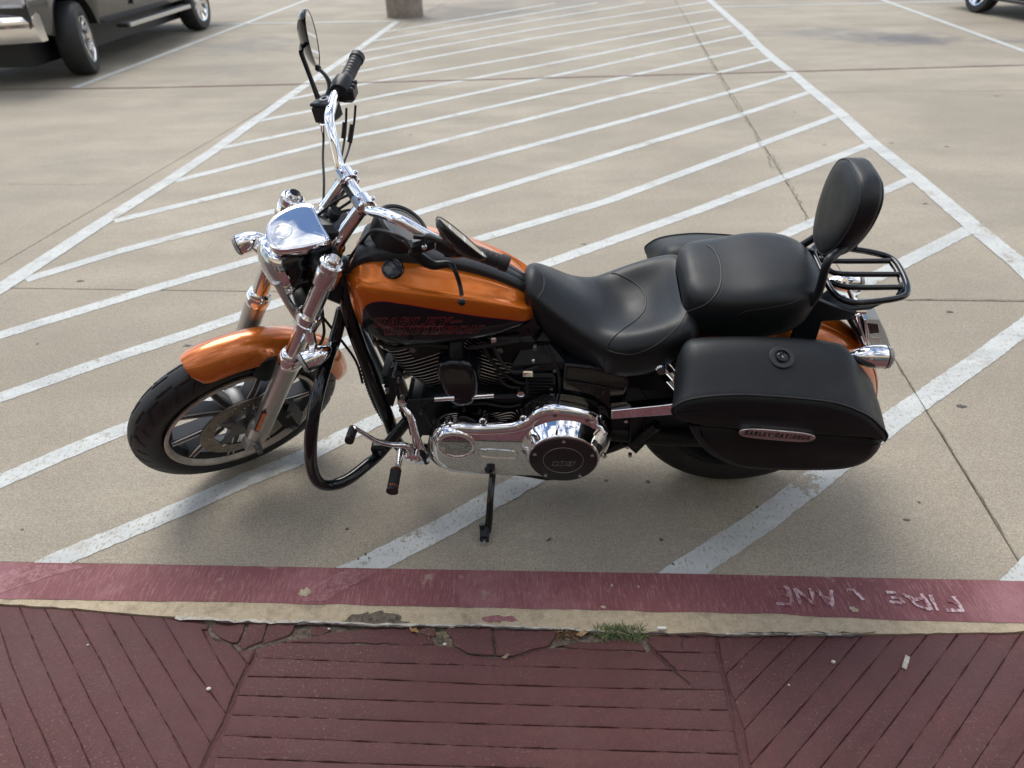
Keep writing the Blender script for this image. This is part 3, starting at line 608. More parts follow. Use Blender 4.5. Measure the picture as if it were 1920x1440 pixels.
# ---- vehicles
M['truckpaint'] = mat('truck_paint', (.062, .062, .060), .25, .6, 1.); M['navy'] = mat('dark_blue_paint', (.012, .016, .028), .22, .4, 1.); M['trim'] = mat('black_trim', (.012, .012, .013), .5); M['glassd'] = mat('tinted_glass', (.01, .012, .013), .05, 0, 1.)
M['lens'] = mat('headlamp_lens', (.55, .57, .60), .12, .3, 1.); M['sill'] = mat('running_board_edge', (.55, .53, .47), .4, .5)
M['bchrome'] = mat('bumper_chrome', (.90, .89, .87), .12, 1.)
def wheel(par, x, y, r_, wd, side, spokes=6, rimm='chrome2'):
    """vehicle wheel, axis along x, outer face on +side"""
    wh = empty('wheel', (x, y, r_)); wh.parent = par; s_ = side; h_ = wd/2
    B().lathe([(-h_, r_*.66), (-h_*1.0, r_*.72), (-h_*.95, r_*.93), (-h_*.7, r_*.99), (0, r_), (h_*.7, r_*.99), (h_*.95, r_*.93), (h_, r_*.72), (h_*.98, r_*.66)], (0, 0, 0), (s_, 0, 0), 48, cap=False).build('tyre', M['rubber'], wh)
    b = B().lathe([(-h_, r_*.66), (-h_*.4, r_*.60), (h_*.35, r_*.60), (h_*.9, r_*.64), (h_*.98, r_*.67), (h_*.9, r_*.60), (h_*.3, r_*.57)], (0, 0, 0), (s_, 0, 0), 40, cap=False).lathe([(h_*.1, .02), (h_*.1, r_*.2), (h_*.6, r_*.18), (h_*.75, r_*.12), (h_*.78, .01)], (0, 0, 0), (s_, 0, 0), 20)
    for k in range(spokes):
        a = 2*pi*k/spokes; d1 = Vector((0, cos(a), sin(a))); t = Vector((0, -sin(a), cos(a)))
        X = Vector((s_, 0, 0))
        b.loft([[d1*r_*f_+t*w_*q+X*(xx+z_) for q, z_ in ((-1, 0), (1, 0), (.8, .02), (-.8, .02))] for f_, w_, xx in ((.12, .035, h_*.6), (.40, .028, h_*.62), (.62, .05, h_*.75))])
    b.build('rim', M[rimm], wh); B().lathe([(h_*.0, .01), (h_*.0, r_*.58)], (0, 0, 0), (s_, 0, 0), 30).build('brake_drum', M['trim'], wh)
    return wh
def body_prof(b, prof, x0, x1, arches, ra, tuck=.06, za=.42):
    """side profile (y,z) extruded across x with rounded shoulders; wheel arches cut in the lower edge"""
    top, bot = prof; ys = [top[0][0]+(top[-1][0]-top[0][0])*i/120 for i in range(121)]; rings = []
    for y in ys:
        zt = lerpf(y, top); zb = lerpf(y, bot)
        for ya in arches:
            d = abs(y-ya)
            if d < ra: zb = max(zb, za+math.sqrt(ra*ra-d*d))
        zb = min(zb, zt-.04); zm = zt-.12 if zt-zb > .3 else (zt+zb)/2; rings.append([(x0+tuck, y, zb), (x0, y, (zb+zm)/2), (x0, y, zm), (x0+tuck, y, zt-.01), (x0+.25, y, zt), (x1-.25, y, zt), (x1-tuck, y, zt-.01), (x1, y, zm), (x1, y, (zb+zm)/2), (x1-tuck, y, zb)])
    return b.loft(rings)
def seg_prof(b, pts, z_in, x0, x1): pass
tk = empty('pickup_truck', (-6.14, 9.62, 0), R(-.9)); tag(tk, 'dark grey pickup truck with a chrome front bumper parked at upper left', 'pickup truck')
TB = body_prof(B(), ([(-.98, .82), (-.93, 1.10), (-.6, 1.18), (.75, 1.27), (.85, 1.30), (3.0, 1.31), (3.05, 1.34), (5.1, 1.34), (5.12, 1.3)], [(-.98, .62), (-.5, .50), (4.7, .52), (5.12, .62)]), -1.0, 1.0, (0, 3.82), .50, za=.44)
TB.build('body', M['truckpaint'], tk)
b = B().loft([[(-.86, .8, 1.28), (.86, .8, 1.28), (.88, 3.0, 1.30), (-.88, 3.0, 1.30)], [(-.70, 1.55, 1.88), (.70, 1.55, 1.88), (.74, 2.95, 1.90), (-.74, 2.95, 1.90)]]); b.build('cab', M['truckpaint'], tk, ang=20)
for x_, s_ in ((.885, 1), (-.885, -1)):
    for y0, y1 in ((1.35, 2.05), (2.12, 2.85)):
        B().add([(x_, y0-.15, 1.36), (x_, y1, 1.36), (x_-s_*.13, y1-.02, 1.80), (x_-s_*.13, y0+.2, 1.80)], [(0, 1, 2, 3)]).build('side_window', M['glassd'], tk, ang=0)
        B().box((s_*.998, (y0+y1)/2+.1, .93), (.012, y1-y0-.02, .62), bev=.005).build('door', M['truckpaint'], tk)
B().add([(-.76, .86, 1.34), (.76, .86, 1.34), (.66, 1.50, 1.83), (-.66, 1.50, 1.83)], [(0, 1, 2, 3)]).build('windscreen', M['glassd'], tk, ang=0)
b = B().loft([[(x, -1.13+.20*abs(x)**3+q, z) for z, q in ((.50, .03), (.56, -.02), (.70, -.03), (.76, 0), (.79, .08), (.76, .14), (.50, .14))] for x in [-1.0+i*.1 for i in range(21)]]); b.build('bumper', M['bchrome'], tk)
B().box((0, -1.15, .58), (1.3, .05, .12), bev=.01).build('air_dam', M['trim'], tk); B().box((0, -.96, .95), (1.25, .06, .30), bev=.02).build('grille', M['trim'], tk)
for k in range(3): B().tube([(-.6, -1.0, .86+.09*k), (.6, -1.0, .86+.09*k)], .018, 8, 1).build('grille_bar', M['bchrome'], tk)
for s_ in (1, -1):
    hl = B().box((s_*.82, -.93, .96), (.34, .16, .26), bev=.05).build('headlight', M['lens'], tk); B().ball((s_*.80, -.99, .95), .06).build('lamp_bowl', M['chrome2'], hl)
    B().box((s_*1.06, 1.95, .44), (.16, 2.2, .05), bev=.015).build('running_board', M['trim'], tk); B().box((s_*1.145, 1.95, .44), (.014, 2.1, .05), bev=.004).build('board_edge', M['sill'], tk)
    B().box((s_*1.16, 1.15, 1.42), (.2, .1, .28), bev=.04).build('door_mirror', M['trim'], tk)
    for y_ in (0, 3.82):
        wh_ = wheel(tk, s_*.86, y_, .41, .29, s_, 9)
        if y_ == 0: wh_.rotation_euler = (0, 0, .30)
B().box((0, 1.95, .38), (1.35, 5.3, .34)).build('chassis', M['trim'], tk)  # chassis filled down as a solid box to block light under the truck
cr2 = empty('parked_car', (8.78, 13.2, 0), R(6.)); tag(cr2, 'dark blue car at the upper right edge showing one wheel', 'car')
body_prof(B(), ([(-4.1, .62), (-3.9, .80), (-2.7, .92), (.5, .98), (.85, .93), (.95, .70)], [(-4.1, .34), (-3.5, .22), (.4, .22), (.95, .38)]), -.92, .92, (0, -2.8), .39, za=.3).build('body', M['navy'], cr2)
B().loft([[(-.78, -2.9, .90), (.78, -2.9, .90), (.80, .45, .95), (-.80, .45, .95)], [(-.60, -1.9, 1.42), (.60, -1.9, 1.42), (.62, -.25, 1.44), (-.62, -.25, 1.44)]]).build('cabin', M['glassd'], cr2, ang=20)
B().loft([[(-.61, -1.92, 1.421), (.61, -1.92, 1.421), (.63, -.23, 1.441), (-.63, -.23, 1.441)], [(-.58, -1.85, 1.46), (.58, -1.85, 1.46), (.60, -.3, 1.475), (-.60, -.3, 1.475)]]).build('roof', M['navy'], cr2, ang=20)
for s_ in (1, -1):
    for y_ in (0, -2.8): wheel(cr2, s_*.80, y_, .33, .22, s_, 5)
    B().box((s_*.86, -4.02, .66), (.3, .12, .12), bev=.03).build('headlight', M['lens'], cr2); B().box((s_*.92, -1.4, .25), (.03, 1.9, .05), bev=.01).build('sill_trim', M['sill'] if 0 else M['trim'], cr2)

# ---- the shop front behind the photographer (seen only in the chrome)
M['stucco'] = spotted('tan_stucco', (.50, .42, .31), (.56, .47, .35), .9, 20); M['frame'] = mat('window_frame', (.05, .035, .025), .5); M['brown'] = spotted('brown_stone', (.16, .09, .055), (.22, .13, .08), .8, 9)
bd = empty('shop_building', (0, -4.6, 0)); tag(bd, 'tan stucco shop front with brown gridded glazing behind the photographer', 'building')
B().box((0, -1.0, 3.0), (34, 2., 6.0)).build('wall', M['stucco'], bd, ang=0)
B().box((0, -.95, 6.15), (34.4, 2.3, .3), bev=.05).build('cornice', M['brown'], bd, ang=0); B().box((0, .35, 3.6), (34, .7, .25), bev=.03).build('canopy', M['stucco'], bd, ang=0)
for x_ in range(-14, 15, 4):
    f_ = B(); f_.box((x_, .05, 1.45), (3.2, .1, 2.7)); o = f_.build('window', M['frame'], bd, ang=0)
    for a in range(3):
        for c in range(2): B().box((x_-1.03+a*1.03, .11, .82+c*1.26), (.93, .02, 1.16)).build('pane', M['glassd'], o, ang=0)
for x_ in range(-16, 17, 4): B().box((x_, .9, 1.6), (.45, .45, 3.2), bev=.02).build('column', M['brown'], bd, ang=0)

# ================================================================== THE MOTORCYCLE (bike coordinates: u forward, v left, w up)
bike = bpy.data.objects.new('motorcycle', None); COL.objects.link(bike)
bike.matrix_world = Matrix(((FU.x, BV.x, BW.x, BO.x), (FU.y, BV.y, BW.y, BO.y), (FU.z, BV.z, BW.z, .004), (0, 0, 0, 1)))
tag(bike, 'orange and black cruiser motorcycle with black saddlebags leaning on its side stand', 'motorcycle')
def part(b, name, m, par=None, **k): return b.build(name, M[m] if isinstance(m, str) else [M[q] for q in m], par or bike, **k)

# ---- wheels
def tyre(name, par, C, A, rad, wd, bead, m='rubber'):
    """C centre, A axle direction (unit); tread grooves are pressed into the surface"""
    C = Vector(C); A = Vector(A).normalized(); e1 = Vector((0, 0, 1)); e1 = (e1-A*e1.dot(A)).normalized(); e2 = A.cross(e1); NC, NS = 84, 720
    prof = []
    for i in range(NC+1):
        t = -1+2*i/NC; ang = t*R(118); hh = (rad-bead)
        x = wd/2*math.copysign(abs(sin(min(abs(ang), pi/2)))**.9, t) if abs(ang) <= pi/2 else math.copysign(wd/2*(1-.28*((abs(ang)-pi/2)/R(28))**1.5), t)
        r_ = bead+hh*(.42+.58*cos(ang)**.9) if abs(ang) < pi/2 else bead+hh*.42*(1-((abs(ang)-pi/2)/R(28)))
        prof.append((x, max(r_, bead), t))
    rings = []
    for k in range(NS):
        th = 2*pi*k/NS; dr = e1*cos(th)+e2*sin(th); ring = []
        ph = (th*rad/.118) % 1.; zig = abs(ph*2-1)-.5
        for x, r_, t in prof:
            d = 0.; at_ = abs(t); s_ = 1 if t > 0 else -1
            if abs(t-s_*(.20+.05*(1 if zig > 0 else -1))) < .030 and at_ < .42: d = .0062
            q = (ph+(.0 if t > 0 else .5)-(at_-.2)*1.1) % 1.
            if .25 < at_ < .60 and q < .09: d = .006
            q2 = (ph+(.45 if t > 0 else .95)-(at_-.2)*.9) % 1.
            if .36 < at_ < .66 and q2 < .075: d = .0055
            if abs(at_-.80) < .012: d = -.0008
            ring.append(C+A*x+dr*(r_-d))
        rings.append(ring)
    b = B().loft(rings, cap=False, closed=False, wrap=True); b.build(name, M[m], par, ang=60)
AW = Vector(SD(0, 1, 0)); FC = SL(OFF, 0, 0)
fw_ = bpy.data.objects.new('front_wheel', None); COL.objects.link(fw_); fw_.parent = bike
tyre('tyre', fw_, FC, AW, .333, .104, .243)
E1 = Vector(SD(1, 0, 0)); E2 = Vector(SD(0, 0, 1))
def WL(r_, a, b_): return FC+(E1*cos(a)+E2*sin(a))*r_+AW*b_
b = B()
b.lathe([(.046, .236), (.046, .2475), (.052, .2485), (.054, .2465), (.054, .2385), (.050, .2345), (.030, .228), (.012, .222)], FC, AW, 120, cap=False)
b.build('rim_lip', M['rimlip'], fw_)
B().lathe([(-.054, .246), (-.054, .238), (-.046, .232), (-.02, .215), (.02, .215), (.030, .226), (.046, .2355)], FC, AW, 96, cap=False).build('rim_barrel', M['satin'], fw_)
B().lathe([(-.054, .236), (-.054, .2475), (-.046, .2475), (-.046, .236)], FC, AW, 96, cap=False).build('rim_lip', M['rimlip'], fw_)
for k in range(5):
    for s_ in (-1, 1):
        a0 = 2*pi*k/5+.62; ai = a0+s_*R(11); ao = a0+s_*R(17); b = B(); rings = []
        for f_ in (0, .15, .35, .6, .85, 1.):
            r_ = .062+(.226-.062)*f_; a = ai+(ao-ai)*f_**.8; hw = .0140-.0035*f_+(.006 if f_ == 1. else 0); P = WL(r_, a, 0); t = (-E1*sin(a)+E2*cos(a)); z1 = .022+.014*f_
            rings.append([P+t*(-hw)+AW*(-.016), P+t*hw+AW*(-.016), P+t*hw+AW*(z1-.004), P+t*(hw-.004)+AW*z1, P+t*(-hw+.004)+AW*z1, P+t*(-hw)+AW*(z1-.004)])
        b.loft(rings); b.build('spoke', M['spokegrey'], fw_, ang=25)
        # machined line on the window-side edge of each spoke
        Q = []
        for f_ in (0.12, .35, .6, .85, .99):
            r_ = .062+(.226-.062)*f_; a = ai+(ao-ai)*f_**.8; hw = .0140-.0035*f_; z1 = .022+.014*f_; t = (-E1*sin(a)+E2*cos(a)); Q.append(WL(r_, a, z1+.0005)+t*hw*.86*(-s_))
        B().tube(Q, .0026, 6, 3).build('machined_edge', M['machined'], fw_)
        Q = [q for q in [WL(.062+.164*f_, ai+(ao-ai)*f_**.8, .022+.014*f_+.0005)+(-E1*sin(ai+(ao-ai)*f_**.8)+E2*cos(ai+(ao-ai)*f_**.8))*(.0140-.0035*f_)*.86*s_ for f_ in (.1, .35, .6, .85, .99)]]
        B().tube(Q, .0022, 6, 3).build('machined_edge', M['machined'], fw_)
B().lathe([(-.045, .03), (-.045, .066), (-.02, .078), (.02, .078), (.045, .060), (.062, .048), (.064, .02)], FC, AW, 40).build('hub', M['cast'], fw_)
# drilled brake disc
def disc(par, C, A, r0, r1, off, nm='brake_disc'):
    A = Vector(A); e1 = E1; e2 = E2; NA, NR = 180, 9; vs = []; fs = []
    for side_ in (0, 1):
        for i in range(NR+1):
            for k in range(NA):
                th = 2*pi*k/NA; vs.append(Vector(C)+A*(off+side_*.005)+(e1*cos(th)+e2*sin(th))*(r0+(r1-r0)*i/NR))
    o = (NR+1)*NA; H = set()
    for k in range(0, NA, 3): H.add(((1, 3, 5, 7)[(k//3) % 4], k))
    for i in range(NR):
        for k in range(NA):
            k2 = (k+1) % NA; q = [i*NA+k, i*NA+k2, (i+1)*NA+k2, (i+1)*NA+k]
            if (i, k) in H:
                for a, c in zip(q, q[1:]+q[:1]): fs.append((a, c, c+o, a+o))
            else: fs.append(tuple(q)); fs.append(tuple(x+o for x in q[::-1]))
    for i in (0, NR):
        for k in range(NA): k2 = (k+1) % NA; fs.append((i*NA+k, i*NA+k2, i*NA+k2+o, i*NA+k+o))
    return B().add(vs, fs).build(nm, M['disc'], par, ang=30)
disc(fw_, FC, AW, .104, .1495, .064)
b = B()
for k in range(5):
    a = 2*pi*k/5+.3
    b.loft([[WL(r_, a+da, bb) for da, bb in ((-w_, .060), (w_, .060), (w_, .0665), (-w_, .0665))] for r_, w_ in ((.045, .36), (.075, .13), (.112, .075))])
b.lathe([(.058, .02), (.058, .052), (.068, .052), (.070, .03), (.070, .01)], FC, AW, 30); b.build('disc_carrier', M['cast'], fw_, ang=30)
for k in range(5): B().lathe([(.064, .007), (.074, .007), (.076, .004)], WL(.104, 2*pi*k/5+.3, 0), AW, 10).build('disc_bolt', M['chrome2'], fw_)

RC = V(0, 0, .328); RA = V(0, 1, 0)
rw = bpy.data.objects.new('rear_wheel', None); COL.objects.link(rw); rw.parent = bike
tyre('tyre', rw, RC, RA, .328, .165, .218)
B().lathe([(-.07, .222), (-.075, .205), (-.04, .19), (.04, .19), (.075, .205), (.07, .222)], RC, RA, 80, cap=False).build('rim_barrel', M['satin'], rw)
for k in range(10):
    a = 2*pi*k/10; d1 = V(cos(a), 0, sin(a)); t = V(-sin(a), 0, cos(a)); B().loft([[RC+d1*r_+t*q*w_+RA*z for q, z in ((-1, -.02), (1, -.02), (1, .03), (-1, .03))] for r_, w_ in ((.05, .02), (.2, .013))]).build('spoke', M['satin'], rw)
B().lathe([(-.06, .02), (-.06, .07), (.08, .07), (.09, .1), (.11, .1), (.112, .02)], RC, RA, 32).build('hub', M['satin'], rw)

# ---- front fork
def ftube(b, side_, c0, c1, r0, r1=None, a=.060, n=28, mi=0): return b.lathe([(0, r0), ((c1-c0), r1 or r0)], SL(a, side_*.118, c0), AX, n, mi)
for s_ in (1, -1):
    fk = part(B().lathe([(.0, .0245), (.42, .0245)], SL(.060, s_*.118, .375), AX, 32), 'fork_tube', 'chrome2')
    sl_ = part(B().lathe([(0, .020), (.004, .027), (.03, .030), (.10, .0305), (.34, .0315), (.385, .033), (.398, .034)], SL(.060, s_*.118, -.01), AX, 32), 'fork_slider', 'alloy')
    part(B().lathe([(0, .0345), (.012, .0365), (.018, .0350), (.030, .0355), (.034, .033), (.04, .0335), (.046, .030), (.050, .0255)], SL(.060, s_*.118, .385), AX, 32), 'fork_collar', 'chrome')
    part(B().lathe([(-.02, .012), (-.02, .03), (.05, .032), (.07, .030)], SL(.070, s_*.118, .0), AX, 24).box(SL(OFF+.006, s_*.130, -.008), (.05, .04, .055), SM.transposed(), .012), 'axle_clamp', 'alloy')
    part(B().lathe([(0, .013), (.02, .013), (.022, .009), (.034, .009), (.036, .005)], SL(OFF, s_*.145, 0), SD(0, s_, 0), 6), 'axle_nut', 'cast')
    part(B().lathe([(0, .028), (.004, .031), (.024, .031), (.028, .027), (.030, .019), (.038, .018), (.042, .014), (.042, .002)], SL(.060, s_*.118, .765), AX, 32), 'fork_cap', 'chrome2')
    part(B().lathe([(0, .029), (.004, .033), (.020, .033), (.022, .030), (.032, .030), (.034, .033), (.050, .033), (.054, .029)], SL(.060, s_*.118, .548), AX, 32), 'lower_clamp', 'chrome2')
    part(B().lathe([(0, .028), (.006, .033), (.05, .034), (.058, .031), (.062, .027)], SL(.060, s_*.118, .715), AX, 32), 'upper_clamp', 'chrome2')
part(B().lathe([(-.155, .009), (.155, .009)], SL(OFF, 0, 0), AW, 16), 'axle', 'cast')
# reflector on the left slider
rf = part(B().box(SL(.087, .134, .125), (.016, .007, .105), SM.transposed(), .002), 'reflector_mount', 'trim'); part(B().box(SL(.089, .1385, .122), (.011, .006, .090), SM.transposed(), .002), 'reflector', 'amber', rf)
part(B().box(SL(.02, -.13, .38), (.016, .006, .03), SM.transposed(), .002), 'reflector', 'amber')
# triple clamps
def stplate(poly_ab, c0, c1, bev, b=None): return (b or B()).plate(poly_ab, c0, c1, bev, fr=lambda x, v_, y: SL(x, y, v_))
lo = [(p.x, p.y) for p in catmull([V(.085, .10, 0), V(.03, .135, 0), V(.02, .10, 0), V(-.03, .03, 0), V(-.03, -.03, 0), V(.02, -.10, 0), V(.03, -.135, 0), V(.085, -.10, 0), V(.075, -.03, 0), V(.075, .03, 0)], 4, True)]
part(stplate(lo, .560, .590, .008), 'lower_triple_clamp', 'alloy'); part(stplate(lo, .735, .765, .008), 'upper_triple_clamp', 'satin')
part(B().lathe([(0, .028), (.17, .028)], SL(0, 0, .575), AX, 24), 'steering_stem', 'satin')
# brace bars either side of the lamp (polished) running down to the lower clamp
part(B().tube([sp(519, 530, .06), sp(540, 568, .07), sp(564, 605, .095)], .011, 12, 4), 'fork_brace', 'alloy')
# ---- front fender
def fender(b, C, e1, e2, A, a0, a1, rad, hw, drop, n=40, roll=.0, nose=.10, m=14):
    rings = []
    for i in range(n+1):
        f_ = i/n; a = a0+(a1-a0)*f_; d1 = e1*cos(a)+e2*sin(a); ring = []
        e_ = min(f_, 1-f_)*(a1-a0)*rad; k_ = min(1., math.sqrt(max(0, 1-(1-min(e_/nose, 1))**2))); 
        for j in range(m+1):
            t = -1+2*j/m; ph = t*R(80); ww = hw*(.62+.38*k_)
            ring.append(C+d1*(rad-drop*(1-cos(ph))*1.0*(.5+.5*k_))+A*ww*sin(ph)/sin(R(80)))
        for j in range(m, -1, -1):
            t = -1+2*j/m; ph = t*R(78); ww = (hw-.004)*(.62+.38*k_)
            ring.append(C+d1*(rad-.004-drop*(1-cos(ph))*(.5+.5*k_))+A*ww*sin(ph)/sin(R(80)))
        rings.append(ring)
    return b.loft(rings)
ff = part(fender(B(), FC, E1, E2, AW, R(52.5), R(156), .379, .066, .074, nose=.055), 'front_fender', 'orange', ang=50)
part(B().ball(sp(511, 663, .066), .006), 'fender_bolt', 'orange', ff)
part(B().plate([(p.x, p.y) for p in catmull([V(-.03, .30, 0), V(.07, .31, 0), V(.10, .25, 0), V(.05, .2, 0), V(-.02, .23, 0)], 3, True)], .058, .066, .003, fr=lambda x, v_, y: SL(x+.02, v_, y+.03)), 'fender_bracket', 'satin', ff)
# caliper and hose
cc = WL(.135, R(168), .075)
cal = part(B().box(cc, (.055, .055, .11), Matrix.Rotation(.25, 3, 'Y'), .014), 'brake_caliper', 'engine')
for q in (-.03, .03): part(B().lathe([(.0, .014), (.034, .014), (.036, .010)], cc+V(0, 0, q), AW, 14), 'caliper_bolt', 'cast', cal)
part(B().tube([cc+V(0, .02, .04), cc+V(-.02, .03, .12), sp(600, 650, .10), sp(606, 600, .08), sp(600, 560, .05)], .0045, 8, 6), 'brake_hose', 'rub2')

# ---- headlamp, visor, indicators
HF = Vector(SD(.866, 0, -.5)).normalized(); HU = Vector(SD(.5, 0, .866)).normalized()
LC = SL(.122, 0, .664)
lamp = part(B().lathe([(-.13, .01), (-.125, .03), (-.10, .055), (-.06, .070), (-.02, .077), (0, .077)], LC, HF, 40), 'headlamp_shell', 'gloss')
part(B().lathe([(-.012, .078), (-.006, .083), (.008, .083), (.014, .079), (.012, .072)], LC, HF, 48, cap=False), 'lamp_ring', 'chrome', lamp)
part(B().lathe([(.004, .02), (-.02, .05), (.006, .074)], LC, HF, 40, cap=False), 'lamp_bowl', 'chrome2', lamp)
part(B().lathe([(.010, .073), (.026, .060), (.036, .034), (.039, .001)], LC, HF, 40), 'lamp_lens', 'glass2', lamp)
# visor: chrome cover over the lamp.  plan (forward, lateral)
def HP(f_, l_, h_): return SL(.105, 0, .760)+HF*f_+AW*l_+HU*h_
def hplane(px, py, h_):
    d = BM@ray(px, py); o = BM@(CAMP-BO); P0 = HP(0, 0, h_); q = o+d*((P0-o).dot(HU)/d.dot(HU)); r_ = q-P0; return (r_.dot(HF), r_.dot(AW))
VH_ = .024
vp = [hplane(x, y, VH_) for x, y in ((497, 440), (501, 423), (514, 407), (533, 395), (552, 387), (571, 383), (588, 387), (598, 409), (610, 432), (620, 450), (610, 457), (585, 464), (558, 469), (525, 472), (508, 466), (499, 452))]
vp = [(p.x, p.y) for p in catmull([V(a, c, 0) for a, c in vp], 3, True)]
vz = lambda f_, l_: VH_
vcx = sum(p[0] for p in vp)/len(vp); vcy = sum(p[1] for p in vp)/len(vp)
rings = []
for k_, dz in ((.90, -.036), (.96, -.035), (1.0, -.030), (1.01, -.015), (1., -.006), (.97, -.001), (.93, 0.), (.875, 0.), (.865, -.002), (.85, -.002), (.84, 0.), (.6, .0006), (.3, .001), (.02, .001)):
    rings.append([HP(vcx+(a-vcx)*k_, vcy+(c-vcy)*k_, VH_+dz) for a, c in vp])
vis = part(B().loft(rings), 'headlamp_visor', 'chrome', ang=40)
rcx, rcy = hplane(532, 437, VH_)
part(B().tube([HP(rcx+.0215*cos(2*pi*k/30), rcy+.0215*sin(2*pi*k/30), VH_+.0008) for k in range(30)], .0012, 6, 1, closed=True), 'visor_ring', 'chrome2', vis)
part(B().box(HP(-.10, 0, -.01), (.07, .10, .05), None, .015), 'visor_bracket', 'satin')
def indicator(c, front, r_=.036, ln=.095, par=None, lens='smoke'):
    o = part(B().lathe([(-.62*ln, .002), (-.61*ln, .06*r_), (-.57*ln, .24*r_), (-.46*ln, .48*r_), (-.33*ln, .68*r_), (-.18*ln, .85*r_), (-.05*ln, .94*r_), (.06*ln, .98*r_), (.22*ln, 1.*r_), (.25*ln, r_), (.30*ln, r_)], c, front, 32), 'turn_signal', 'chrome', par)
    part(B().lathe([(.30*ln, r_*.98), (.34*ln, r_*.98), (.35*ln, .9*r_)], c, front, 32), 'lens_rim', 'trim', o)
    part(B().lathe([(.34*ln, r_*.93), (.42*ln, r_*.93), (.47*ln, r_*.8), (.49*ln, .3*r_), (.49*ln, .001)], c, front, 32), 'lens', lens, o); return o
ic = sp(590, 672, .19); indicator(ic, HF*.97-HU*.1, .031, .085)
part(B().tube([sp(577, 612, .128), sp(587, 648, .165), ic+HU*.02], [.016, .012, .011], 14, 4), 'signal_stem', 'chrome')
ic = sp(466, 456, -.19); indicator(ic, HF*.9-AW*.15-HU*.15, .030, .080)
part(B().tube([ic, SL(.06, -.12, .56)], .012, 14, 1), 'signal_stem', 'chrome')

# ---- risers and handlebar
for s_ in (1, -1):
    b0, b1 = SL(.0, s_*.048, .765), SL(-.018, s_*.048, .912)
    part(B().tube([b0, b0.lerp(b1, .12)+SD(.014, 0, 0), b0.lerp(b1, .5)+SD(.010, 0, 0), b1], [.021, .0205, .019, .0185], 20, 5), 'riser', 'chrome')
    part(B().lathe([(-.021, .018), (-.017, .024), (.017, .024), (.021, .018)], b1+SD(0, 0, .006), AW, 28).box(b1+SD(0, 0, .008), (.054, .034, .030), SM.transposed(), .008), 'bar_clamp', 'chrome')
    for q in (-.019, .019): part(B().lathe([(0, .006), (.008, .006), (.009, .003)], b1+SD(q, 0, .020), AX, 12), 'clamp_bolt', 'chrome2')
part(B().box(SL(-.018, 0, .905), (.030, .09, .02), SM.transposed(), .006), 'riser_bridge', 'satin')
barL = [SL(-.018, 0, .921), SL(-.018, .06, .921), SL(-.014, .085, .925)]
BP = lambda s_: [SL(-.018, s_*.0, .921), SL(-.018, s_*.055, .921), SL(-.010, s_*.085, .930), SL(-.005, s_*.135, .968), SL(-.006, s_*.175, .990), SL(-.020, s_*.205, 1.0), SL(-.062, s_*.265, 1.008), SL(-.10, s_*.30, 1.018), SL(-.178, s_*.392, 1.046)]
full = BP(-1)[::-1]+BP(1)[1:]
part(B().tube(full, .0127, 20, 6), 'handlebar', 'chrome')
for s_ in (1, -1):
    P = BP(s_); g1, g0 = P[-1], P[-2]; d = (g1-g0).normalized(); gs = g0+d*.012
    g_ = part(B().lathe([(0, .0175), (.004, .0205), (.01, .0175), (.055, .0168), (.098, .0172), (.100, .0200), (.118, .0200), (.122, .0165)], gs, d, 28), 'grip', 'rub2')
    for k in range(6): part(B().lathe([(0, .0177), (.0015, .0183), (.003, .0177)], gs+d*(.022+.013*k), d, 24, cap=False), 'grip_rib', 'trim', g_)
    # switch housing, lever perch
    sh = part(B().lathe([(-.055, .018), (-.052, .026), (-.03, .030), (-.006, .028), (0, .020)], gs, d, 18).box(gs-d*.028+V(-.012, 0, -.012), (.045, .045, .046), None, .012), 'switch_housing', 'satin')
    for k in range(3): part(B().box(gs-d*(.012+.016*k)+V(-.030, 0, .004), (.012, .011, .013), None, .003), 'switch_button', 'trim', sh)
# left lever, perch, cable
lev = [sp(842, 498, .31), sp(853, 510, .335), sp(862, 535, .36), sp(866, 557, .385)]
part(B().tube([sp(772, 470, .25), sp(793, 490, .27), sp(815, 500, .29)]+lev, [.012, .014, .012, .008, .0062, .0058, .0055], 12, 5, flat=.7), 'clutch_lever', 'satin')
part(B().ball(sp(866, 569, .39), .0098), 'lever_ball', 'satin')
part(B().box(sp(790, 462, .27), (.055, .03, .035), Matrix.Rotation(.5, 3, 'Z'), .008), 'lever_perch', 'satin')
part(B().ball(sp(796, 466, .29), .007), 'perch_bolt', 'chrome2')
part(B().tube([sp(775, 470, .25), sp(765, 455, .24), sp(730, 438, .20), sp(700, 435, .12), sp(680, 455, .07), sp(655, 490, .04), sp(640, 540, .02)], .0038, 8, 6), 'clutch_cable', 'rub2')
part(B().tube([sp(773, 467, .25), sp(758, 452, .235)], .0062, 10, 1), 'cable_ferrule', 'cast')
# right master cylinder, brake lever
mc = [sp(x, y, -.285) for x, y in ((592, 198), (623, 180), (640, 196), (640, 228), (602, 232))]
mcc = sp(614, 212, -.27)
part(B().box(mcc, (.050, .058, .050), Matrix.Rotation(-.35, 3, 'Z')@Matrix.Rotation(.1, 3, 'Y'), .007), 'master_cylinder', 'satin')
mtop = part(B().box(mcc+V(0, 0, .028), (.054, .062, .010), Matrix.Rotation(-.35, 3, 'Z')@Matrix.Rotation(.1, 3, 'Y'), .003), 'reservoir_lid', 'satin')
part(B().lathe([(0, .0125), (.003, .0125), (.0032, .008), (.0015, .007), (.0015, .001)], mcc+V(0, 0, .033), (.08, 0, 1), 28), 'sight_ring', 'white', mtop)
part(B().lathe([(.0015, .0072), (.0045, .0072), (.005, .001)], mcc+V(0, 0, .033), (.08, 0, 1), 20), 'sight_glass', 'gloss', mtop)
